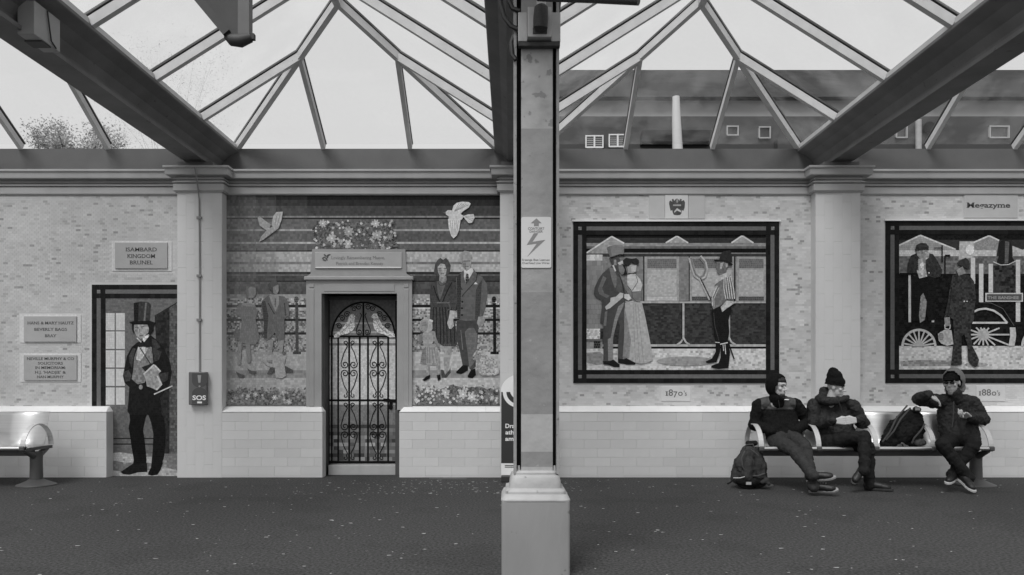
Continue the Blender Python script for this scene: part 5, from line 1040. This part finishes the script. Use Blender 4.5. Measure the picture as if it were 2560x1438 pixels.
m_jean = mat('dark_denim', .036, .85, .25, 26, .35, 60, spec=.2); m_trk = mat('black_trousers', .014, .85, .3, 24, .35, 50, spec=.2); m_coat = mat('black_padded_coat', .020, .7, .35, 30, .6, 45, spec=.3); m_jk3 = mat('charcoal_jacket', .022, .7, .35, 30, .5, 50, spec=.3)
m_shoe = mat('black_shoe', .014, .5, .2, 20); m_wsole = mat('white_sole', .55, .6, .08, 20); m_dsole = mat('dark_sole', .03, .7); m_knit = mat('black_knit', .011, .95, .4, 110, 1, 130, spec=.1); m_ghood = mat('grey_hood', .16, .8, .1, 14, .3, 40)
def person(lab, P):
    """P: joints. body is one skin; clothing hangs on it"""
    b = Blob(); M = P['headM']; head(b, M)
    nk, ch, pv = P['neck'], P['chest'], P['pelvis']
    b.chain([nk, ch, pv], [.06, .075, .08])
    for k in 'LR':
        sh, el, wr = P['sh' + k], P['el' + k], P['wr' + k]; b.chain([nk, sh], [.06, .045]); b.chain([sh, el, wr], [.045, .036, .027])
        hp_, kn, an = P['hip' + k], P['kn' + k], P['an' + k]; b.chain([pv, hp_], [.075, .065]); b.chain([hp_, kn, an], [.06, .045, .034]); b.cap(an, P['to' + k], .03, .022)
        hd = P.get('hand' + k)
        if hd: hand(b, hd[0], hd[1], hd[2], hd[3], hd[4])
    o = link_mesh('person', b.skin(.0052, 2), m_skin); tag(o, lab, 'person'); return o
def jacket(par, P, m, nm='jacket', fat=1.0, disp=.016, sc_=.07, arm=(.075, .066, .05), col=True, split=None, name2='yoke', m2=None, disp2=.006):
    b = Blob(); nk, ch, pv = P['neck'], P['chest'], P['pelvis']; X = Vector((1, 0, 0)); f = fat
    sh = (P['shR'] - P['shL']).normalized()
    for t in (-.075, 0, .075):
        b.chain([nk.lerp(ch, .35) + sh * t * .9, ch + sh * t * 1.25, ch.lerp(pv, .6) + sh * t * 1.3, pv + sh * t * 1.35 + Vector((0, -.02, .0))], [.085 * f, .118 * f, .125 * f, .112 * f])
    for k in 'LR':
        b.chain([nk + Vector((0, 0, -.02)), P['sh' + k]], [.075 * f, arm[0]]); b.chain([P['sh' + k], P['sh' + k].lerp(P['el' + k], .5), P['el' + k], P['el' + k].lerp(P['wr' + k], .55), P['wr' + k]], [arm[0], arm[0] * .97, arm[1], arm[1] * .92, arm[2]], .13, .05)
    if col: b.cap(nk + Vector((0, .01, -.03)), nk + Vector((0, -.0, .035)), .078, .072)
    me = b.skin(.0078, 3, disp * 1.35, sc_, disp2=disp2, dsc2=.025)
    if split:
        me, me2 = split_mesh(me, split); o = link_mesh(nm, me, m, par); link_mesh(name2, me2, m2, o); return o
    return link_mesh(nm, me, m, par)
def trousers(par, P, m, r=(.098, .085, .072, .064, .058), disp=.014):
    b = Blob(); pv = P['pelvis']
    for k in 'LR':
        hp_, kn, an = P['hip' + k], P['kn' + k], P['an' + k]; an = an + (an - kn).normalized() * .065
        b.chain([pv, hp_], [.12, r[0]]); b.chain([hp_, hp_.lerp(kn, .5), kn, kn.lerp(an, .5), an], list(r), .11, .055); 
    return link_mesh('trousers', b.skin(.0075, 3, disp * 1.4, .06, disp2=.008, dsc2=.024), m, par)
# ---- hooded, bearded man
P = dict(neck=wp(1944, 996, -.83), chest=wp(1945, 1037, -.80), pelvis=wp(1960, 1092, -.88), headM=head_M(wp(1945, 967, -.90), 36, 4),
         shL=wp(1897, 1012, -.80), shR=wp(1990, 1012, -.82), elL=wp(1886, 1062, -.80), elR=wp(2018, 1054, -.78), wrL=wp(1928, 1078, -.97), wrR=wp(1992, 1076, -.97),
         hipL=wp(1940, 1102, -.96), hipR=wp(1982, 1098, -.96), knL=wp(1984, 1126, -1.32), knR=wp(2012, 1116, -1.30), anL=wp(2022, 1190, -1.60), anR=wp(2042, 1206, -1.55), toL=wp(2050, 1192, -1.66), toR=wp(2055, 1222, -1.62))
SH = [(wp(2016, 1202, -1.60), wp(2078, 1194, -1.70), (-.1, -.35, 1)), (wp(2022, 1226, -1.56), wp(2072, 1225, -1.66), (-.3, -.5, 1))]
P['anL'], P['toL'] = ankle(SH[0]); P['anR'], P['toR'] = ankle(SH[1])
P['handL'] = (P['wrL'], (.6, .5, -.1), (0, 1, 0), 1, 20); P['handR'] = (P['wrR'], (-.6, .5, -.1), (0, 1, 0), -1, 20)
pr = person('bearded man in a black hooded fleece with crossed ankles on the bench', P); M = P['headM']; eyes(pr, M, m_eye)
b = Blob(); E = lambda c, r3: b.ell(M @ Vector(c), r3, M.to_3x3(), 12)
E((0, -.058, -.098), (.042, .034, .032)); E((.05, -.015, -.078), (.012, .035, .034)); E((-.05, -.015, -.078), (.012, .035, .034)); b.cap(M @ Vector((-.03, -.080, -.052)), M @ Vector((.03, -.080, -.052)), .0075); E((0, -.06, -.12), (.03, .028, .025))
link_mesh('beard', b.skin(.005, 1, .005, .012), m_hair, pr)
b = Blob(); b.ell(M @ Vector((0, -.02, .075)), (.07, .072, .045), M.to_3x3()); link_mesh('hair', b.skin(.006, 1, .012, .02), m_hair, pr)
shell('hood', M, (.104, .125, .135), (0, .022, .015), lambda v: v.y < -.055 and v.z > -.115 and abs(v.x) < .096 and (v.x / .088) ** 2 + ((v.z + .01) / .115) ** 2 < 1.0, m_hood, pr, .018)
zy = WZ(1024, -.95)
def yk_(c): return c.z > zy + .02 * math.sin(c.x * 9) and WX(1905, -.8) < c.x < WX(1984, -.82) and c.y < -.70 and c.z < WZ(992, -.9)
jk = jacket(pr, P, m_fleece, fat=.95, split=lambda c: c.z > zy and WX(1902, -.85) < c.x < WX(1988, -.88), m2=m_yoke, disp=.02, disp2=.008)
b = Blob(); b.cap(wp(1942, 1003, -.86), wp(1941, 994, -.885), .092, .082); link_mesh('hood_collar', b.skin(.008, 3, .02, .05), m_hood, pr)
b = Blob(); b.ell(wp(1967, 999.5, -.985), (.03, .012, .008)); link_mesh('chest_mark', b.mb.mesh('m', True), m_white, jk)
MB().tube([wp(1946, 1000, -.985), wp(1948, 1012, -.99), wp(1950, 1024, -.99)], .004, 6).build('zip', m_blk, jk)
trousers(pr, P, m_jean)
for an_, tip, up in SH:
    o, (hh, d, u, s) = shoe(pr, an_, tip, up, m_shoe, mat('pale_sole', .30, .6))
    for i in range(3): MB().bar(hh + d * (.10 + .028 * i) + u * .02 - s * .044, hh + d * (.125 + .028 * i) + u * .066 - s * .036, .009, .006, s).build('stripe', m_wsole, o)
# ---- man in a knitted hat, hands clasped
P = dict(neck=wp(2078, 1000, -.80), chest=wp(2080, 1042, -.79), pelvis=wp(2090, 1094, -.88), headM=head_M(wp(2089, 968, -.87), 58, 8),
         shL=wp(2035, 1014, -.79), shR=wp(2132, 1014, -.81), elL=wp(2030, 1062, -.84), elR=wp(2156, 1056, -.88), wrL=wp(2082, 1052, -1.12), wrR=wp(2146, 1050, -1.10),
         hipL=wp(2066, 1104, -.96), hipR=wp(2112, 1104, -.96), knL=wp(2160, 1092, -1.30), knR=wp(2170, 1116, -1.24), anL=wp(2149, 1160, -1.36), anR=wp(2176, 1196, -1.24), toL=wp(2146, 1180, -1.42), toR=wp(2195, 1214, -1.28))
SH = [(wp(2158, 1168, -1.32), wp(2141, 1196, -1.42), (-.1, -.8, .6)), (wp(2160, 1222, -1.24), wp(2218, 1224, -1.34), (0, 0, 1))]
P['anL'], P['toL'] = ankle(SH[0]); P['anR'], P['toR'] = ankle(SH[1])
P['handL'] = (wp(2092, 1053, -1.15), (1, -.18, .04), (.1, 1, -.15), -1, 17); P['handR'] = (wp(2138, 1051, -1.15), (-1, -.2, -.02), (-.1, 1, -.15), 1, 17)
pr = person('man in a black knitted hat and padded coat with clasped hands on the bench', P); M = P['headM']; eyes(pr, M, m_eye)
b = Blob(); b.ell(M @ Vector((0, .012, .06)), (.092, .112, .085), M.to_3x3()); b.ell(M @ Vector((0, .03, .125)), (.078, .09, .075), M.to_3x3()); b.ell(M @ Vector((0, .05, .175)), (.052, .06, .052), M.to_3x3())
b.ell(M @ Vector((0, .012, .028)), (.097, .115, .035), M.to_3x3()); hatm = b.skin(.006, 8, .010, .03)
hatm, cut = split_mesh(hatm, lambda c: (M.inverted() @ c).z < .022 + .03 * ((M.inverted() @ c).y < -.02) * 0 - .25 * min(0, (M.inverted() @ c).y + .0) * .0)
bpy.data.meshes.remove(cut); o = link_mesh('knitted_hat', hatm, m_knit, pr); sd = o.modifiers.new('t', 'SOLIDIFY'); sd.thickness = .012
jk = jacket(pr, P, m_coat, 'coat', fat=1.03, disp=.026, sc_=.06, arm=(.082, .074, .052), disp2=.01)
b = Blob(); b.chain([wp(2062, 988, -.76), wp(2050, 998, -.82), wp(2062, 1003, -.9), wp(2090, 1003, -.94), wp(2112, 998, -.92), wp(2118, 994, -.86)], [.06, .062, .056, .05, .042, .03]); b.cap(wp(2062, 980, -.77), wp(2060, 998, -.78), .066, .075)
link_mesh('collar', b.skin(.007, 3, .02, .04), m_coat, jk)
MB().tube([wp(2096, 1004, -.985), wp(2103, 1020, -1.0), wp(2108, 1038, -1.01)], .006, 6).build('placket', m_blk, jk)
trousers(pr, P, m_trk)
for q in SH: shoe(pr, *q, m_shoe, m_dsole, 'boot')
# ---- man in cap and grey hood, arm raised
P = dict(neck=wp(2386, 994, -.83), chest=wp(2390, 1038, -.80), pelvis=wp(2400, 1093, -.88), headM=head_M(wp(2381, 957, -.90), -50, 5),
         shL=wp(2344, 1004, -.83), shR=wp(2430, 1006, -.81), elL=wp(2294, 998, -.96), elR=wp(2456, 1048, -.86), wrL=wp(2320, 988, -1.14), wrR=wp(2425, 1044, -1.08),
         hipL=wp(2374, 1104, -.96), hipR=wp(2422, 1104, -.96), knL=wp(2356, 1112, -1.30), knR=wp(2436, 1108, -1.30), anL=wp(2394, 1180, -1.40), anR=wp(2386, 1172, -1.28), toL=wp(2412, 1196, -1.46), toR=wp(2372, 1186, -1.36))
SH = [(wp(2396, 1196, -1.30), wp(2426, 1221, -1.50), (.15, -.25, 1)), (wp(2392, 1194, -1.24), wp(2366, 1210, -1.44), (-.15, -.25, 1))]
P['anL'], P['toL'] = ankle(SH[0]); P['anR'], P['toR'] = ankle(SH[1])
P['handL'] = (wp(2323, 987, -1.15), (.8, -.2, -.5), (-.3, .4, -.8), 1, 20); P['handR'] = (wp(2422, 1043, -1.09), (-.75, -.35, .35), (-.2, .3, .9), -1, 32)
pr = person('man in cap and grey hood raising one arm at the bench end', P); M = P['headM']; eyes(pr, M, m_eye)
b = Blob(); b.ell(M @ Vector((0, -.066, -.105)), (.03, .025, .035), M.to_3x3(), 12); link_mesh('goatee', b.skin(.005, 1, .006, .012), mat('grey_beard', .25, .8, .2, 60), pr)
b = Blob(); b.ell(M @ Vector((0, 0, .055)), (.083, .1, .075), M.to_3x3()); b.cap(M @ Vector((-.04, -.10, .052)), M @ Vector((.04, -.10, .052)), .026, .026); b.ell(M @ Vector((0, -.125, .046)), (.062, .055, .008), M.to_3x3()); link_mesh('cap', b.skin(.005, 2), m_hood, pr)
gb = Blob(); gb.ell(M @ Vector((.032, -.092, .010)), (.026, .008, .018), M.to_3x3(), 12); gb.ell(M @ Vector((-.032, -.092, .010)), (.026, .008, .018), M.to_3x3(), 12); gb.cap(M @ Vector((-.075, -.03, .012)), M @ Vector((-.055, -.085, .012)), .003, .003, 6); gb.cap(M @ Vector((.075, -.03, .012)), M @ Vector((.055, -.085, .012)), .003, .003, 6); gb.cap(M @ Vector((-.01, -.098, .014)), M @ Vector((.01, -.098, .014)), .003, .003, 6)
link_mesh('dark_glasses', gb.skin(.0028, 1), mat('dark_lens', .01, .15), pr)
shell('hood', M, (.108, .150, .145), (0, .04, .025), lambda v: (v.y < -.045 - .38 * v.z and abs(v.x) < .12) or v.z < -.125, m_ghood, pr, .012, jig=.016)
b = Blob(); b.chain([M @ Vector((.07, .06, -.09)), M @ Vector((.05, .13, -.06)), M @ Vector((-.05, .13, -.06)), M @ Vector((-.07, .06, -.09))], [.035, .045, .045, .035]); link_mesh('hood_drape', b.skin(.006, 3, .02, .04), m_ghood, pr)
jk = jacket(pr, P, m_jk3, fat=1.04, disp=.022, sc_=.045, arm=(.082, .074, .054), disp2=.009)
b = Blob(); b.cap(wp(2388, 996, -.86), wp(2384, 983, -.88), .088, .085); link_mesh('hood_collar', b.skin(.008, 3, .02, .05), m_jk3, pr)
MB().tube([wp(2384, 1004, -.99), wp(2384, 1030, -1.0), wp(2382, 1055, -1.01), wp(2380, 1068, -1.01)], .007, 6).build('zip', m_yoke, jk)
trousers(pr, P, m_trk)
for q in SH: shoe(pr, *q, m_shoe, m_wsole)
b = Blob(); b.ell(wp(2401, 1031, -1.19), (.03, .012, .035), Matrix.Rotation(.5, 3, 'Y')); b.ell(wp(2406, 1035, -1.17), (.028, .016, .02)); tag(link_mesh('paper_wrapper', b.skin(.005, 1, .012, .02), mat('crumpled_paper', .5, .8, .2, 40)), 'crumpled pale paper wrapper held by the man in the cap', 'wrapper')
# ------------------------------------------------------------------ bags
m_bag = mat('grey_canvas', .045, .85, .3, 18, .5, 45, spec=.15); m_bagd = mat('black_canvas', .012, .8, .3, 20, .4, 60, spec=.2); m_strap = mat('bag_strap', .06, .7, .15, 30)
r = empty('backpack', wp(1868, 1212, -1.1), 'slumped dark canvas backpack standing on the floor at the bench end', 'backpack', 'backpacks')
b = Blob(); b.chain([wp(1866, 1196, -1.08), wp(1864, 1165, -1.07), wp(1872, 1130, -1.04)], [.125, .14, .085]); b.chain([wp(1892, 1196, -1.06), wp(1890, 1165, -1.05), wp(1888, 1135, -1.03)], [.115, .12, .08]); b.cap(wp(1845, 1192, -1.06), wp(1850, 1165, -1.05), .085, .08)
for o_ in b.mb.v: pass
link_mesh('bag_body', b.skin(.008, 4, .03, .06, disp2=.01, dsc2=.025), m_bag, r)
b = Blob(); b.chain([wp(1852, 1202, -1.16), wp(1880, 1204, -1.17), wp(1905, 1202, -1.12)], [.055, .06, .05]); link_mesh('bottom_panel', b.skin(.007, 3, .015, .05), m_bagd, r)
b = Blob(); b.chain([wp(1868, 1190, -1.18), wp(1870, 1160, -1.18)], [.07, .06]); link_mesh('front_pocket', b.skin(.007, 3, .02, .05), m_bag, r)
for pth in ([(1862, 1128), (1854, 1145), (1856, 1165), (1864, 1180), (1876, 1190), (1895, 1190), (1912, 1184)], [(1876, 1124), (1888, 1132), (1896, 1140)], [(1862, 1122), (1866, 1112), (1882, 1111), (1886, 1122)]): MB().tube([wp(x, y_, -1.21 + .02 * (i == 0)) for i, (x, y_) in enumerate(pth)], .009, 8).build('strap', m_strap, r, True)
b = Blob(); b.cap(wp(1870, 1108, -1.06), wp(1888, 1108, -1.06), .03, .03); link_mesh('top_handle', b.skin(.006, 2, .01, .03), m_bagd, r)
MB().tube([wp(1833, 1195, -1.2), wp(1850, 1195, -1.23), wp(1866, 1191, -1.23)], .005, 6).build('piping', m_wsole, r, True); MB().box(WX(1865, -1.24), WX(1878, -1.24), -1.245, -1.24, WZ(1212, -1.24), WZ(1205, -1.24)).build('tag', mat('pale_tag', .4, .6), r)
b = Blob(); b.chain([wp(1904, 1206, -1.2), wp(1916, 1200, -1.2), wp(1922, 1210, -1.22)], [.02, .035, .02]); link_mesh('loose_flap', b.skin(.006, 2, .02, .04), m_bag, r)
MB().tube([wp(1832, 1200, -1.18), wp(1826, 1206, -1.2), wp(1819, 1210, -1.22)], .01, 6).build('strap', m_bagd, r, True)
r = empty('backpack', wp(2260, 1118, -.9), 'black backpack leaning on the bench seat beside the man in the cap', 'backpack', 'backpacks')
b = Blob(); b.chain([wp(2226, 1098, -.86), wp(2246, 1072, -.85), wp(2274, 1040, -.80)], [.10, .125, .085]); b.chain([wp(2282, 1096, -.88), wp(2284, 1072, -.86), wp(2286, 1044, -.82)], [.105, .12, .085]); b.cap(wp(2212, 1104, -.84), wp(2235, 1098, -.86), .06, .08); b.ell(wp(2262, 1080, -.95), (.13, .07, .12))
link_mesh('bag_body', b.skin(.008, 4, .05, .06, disp2=.014, dsc2=.022), m_bagd, r)
for pth, m in (([(2206, 1105), (2222, 1080), (2244, 1045), (2268, 1014)], m_strap), ([(2214, 1100), (2232, 1078), (2254, 1048), (2276, 1020)], m_strap), ([(2312, 1060), (2300, 1076), (2288, 1095), (2280, 1108)], m_strap), ([(2256, 1110), (2256, 1120), (2256, 1128)], m_bagd)):
    MB().tube([wp(x + 3 * math.sin(i * 2.1), y_, -.985 - .03 * math.sin(i * 1.05)) for i, (x, y_) in enumerate(pth)], .010 if m is m_strap else .011, 8).build('strap', m, r, True)
b = Blob(); b.ell(wp(2292, 1024, -.9), (.05, .04, .035)); link_mesh('top_pouch', b.skin(.006, 2, .02, .03), m_bag, r); MB().box(WX(2288, -.95), WX(2300, -.95), -.955, -.95, WZ(1026, -.95), WZ(1018, -.95)).build('buckle', m_wsole, r)
b = Blob(); b.ell(wp(2300, 1106, -.97), (.075, .03, .045)); link_mesh('side_pocket', b.skin(.006, 2, .02, .03), m_strap, r)
# ------------------------------------------------------------------ building and trees beyond the wall
yB = 20.0; m_slate = mat('slate_roof', .03, .9, .35, 1.2, .5, 6, spec=.1, streak=(1, 3, 3)); m_ren = mat('grey_render', .32, .8, .18, .5, streak=(.4, 1, 1)); m_ren2 = mat('dark_cladding', .045, .8, .2, .6); m_wf = mat('white_frame', .7, .5, .05); m_gl = mat('dark_window', .04, .2); m_bl = mat('louvre', .35, .6)
r = empty('back_building', wp(2050, 900, yB), 'long grey building with dark slate roof behind the wall', 'building')
MB().box(WX(1330, yB), WX(3000, yB), yB, yB + 9, -.06, WZ(238, yB)).build('wall', m_ren, r)
MB().box(WX(1334, yB), WX(3000, yB), yB - .9, yB - .001, -.06, WZ(291, yB - .9)).build('lower_storey', m_ren2, r)
zr0, zr1 = WZ(242, yB - .4), WZ(175, yB + 4.5)
ro = MB().add([(WX(1322, yB), yB - .4, zr0), (WX(3000, yB), yB - .4, zr0), (WX(3000, yB), yB + 4.5, zr1), (WX(1322, yB), yB + 4.5, zr1), (WX(1322, yB), yB + 9.4, zr0), (WX(3000, yB), yB + 9.4, zr0)], [(0, 1, 2, 3), (3, 2, 5, 4), (0, 3, 4), (1, 5, 2), (0, 4, 5, 1)]).build('roof', m_slate, r)
yw = yB - .9
for (x0, y0, x1, y1, lt) in ((1463, 340, 1508, 372, 1), (1521, 337, 1566, 370, 1), (1815, 316, 1845, 341, 0), (1895, 318, 1925, 348, 0), (2237, 316, 2266, 347, 0), (2470, 316, 2520, 347, 0)):
    o = MB().box(WX(x0 + 3, yw), WX(x1 - 3, yw), yw - .02, yw, WZ(y1 - 3, yw), WZ(y0 + 3, yw)).build('window', m_gl, r); f = MB(); m = m_wf if lt else m_bl; y_ = yw
    for (a_, b_, c_, d_) in ((x0, y0, x1, y0 + 3), (x0, y1 - 3, x1, y1), (x0, y0, x0 + 3, y1), (x1 - 3, y0, x1, y1)) + (((((x0 + x1) / 2 - 2), y0, (x0 + x1) / 2 + 2, y1),) if lt else ()): f.box(WX(a_, y_), WX(c_, y_), y_ - .09 - .004 * f.v.__len__() / 8, y_, WZ(d_, y_), WZ(b_, y_))
    f.build('frame', m, o)
    if lt:
        for j in range(5):
            zz = y0 + 6 + j * 5; MB().box(WX(x0 + 4, yw), WX(x1 - 4, yw), yw - .05, yw - .02, WZ(zz + 2, yw), WZ(zz, yw)).build('louvre', m_bl, o)
MB().box(WX(1600, yw), WX(1770, yw), yw - .6, yw, WZ(366, yw), WZ(338, yw)).build('canopy', m_slate, r)
MB().box(WX(1935, yw), WX(1990, yw), yw - .4, yw, -.06, WZ(356, yw)).build('porch', m_ren2, r)
r2 = MB().tube([wp(1694, 460, yw - .9), wp(1694, 372, yw - .9), wp(1691, 300, yw - .9), wp(1690, 242, yw - .9)], [.19, .19, .16, .13], 14).build('white_flue', mat('white_flue_paint', .55, .5, .06, 2), None, True, label='tall white flue standing before the grey building', cat='flue')
MB().tube([wp(2297, 460, yw - .3), wp(2296, 300, yw - .3)], .11, 10).build('downpipe', m_bl, r, True); MB().tube([wp(2323, 318, yw), wp(2323, 318, yw - .25)], .2, 14).build('vent', m_slate, r, True)
def tree(nm, lab, px, y, top, spread, n, seed, hz=.5, leaf=.16, crown_c=None, dens=1.0, alb=.06, cat='tree', thin=1.0):
    rr = random.Random(seed); base = wp(px, 900, y); base.z = -.06; zt_ = WZ(top, y); r = empty(nm, base, lab, cat)
    tb = MB(); h0 = zt_ * .35; tb.tube([base, base + Vector((.1, 0, h0 * .5)), base + Vector((.0, 0, h0)), base + Vector((-.1, 0, zt_ * .8))], [.28 * thin, .22 * thin, .17 * thin, .04 * thin], 8); tips = []
    for i in range(26):
        a_ = rr.uniform(0, 6.283); z0 = rr.uniform(h0 * .8, zt_ * .72); L_ = spread * rr.uniform(.5, 1.0); p0 = Vector((base.x, base.y, z0)); zt2 = min(zt_ - .2, z0 + rr.uniform(.3, 1.0) * (zt_ - z0))
        p2 = Vector((base.x + L_ * math.cos(a_), base.y + L_ * math.sin(a_) * .7, zt2)); pm = p0.lerp(p2, .5) + Vector((0, 0, .25)); tb.tube([p0, pm, p2], [.07 * thin, .045 * thin, .015 * thin], 5); tips += [p2, pm.lerp(p2, .5), pm.lerp(p2, .8)]
    tb.build('trunk', mat('bark', .05, .9, .3, 5), r)
    lv = MB()
    for i in range(n):
        c = rr.choice(tips) + Vector((rr.gauss(0, hz), rr.gauss(0, hz), rr.gauss(0, hz * .8))); s = leaf * rr.uniform(.5, 1.3); u = Vector((rr.gauss(0, 1), rr.gauss(0, 1), rr.gauss(0, 1))).normalized(); v = u.orthogonal().normalized(); q = Quaternion(u, rr.uniform(0, 6.28)); v = q @ v; w_ = u.cross(v)
        lv.add([c - v * s, c + w_ * s * .45, c + v * s, c - w_ * s * .45], [(0, 1, 2, 3)])
    lv.build('crown', mat('leaf_%d' % int(alb * 1000), alb, .6, .4, 2), r)
tree('garden_tree', 'bushy tree seen through the far left rooflight above the gutter', 205, 18, 330, 1.75, 26000, 3, .24, .05, alb=.34)
tree('garden_tree', 'thin pale twiggy tree behind the left valley beam', 420, 26, 110, 2.6, 9000, 8, .7, .026, alb=.5, thin=.1)
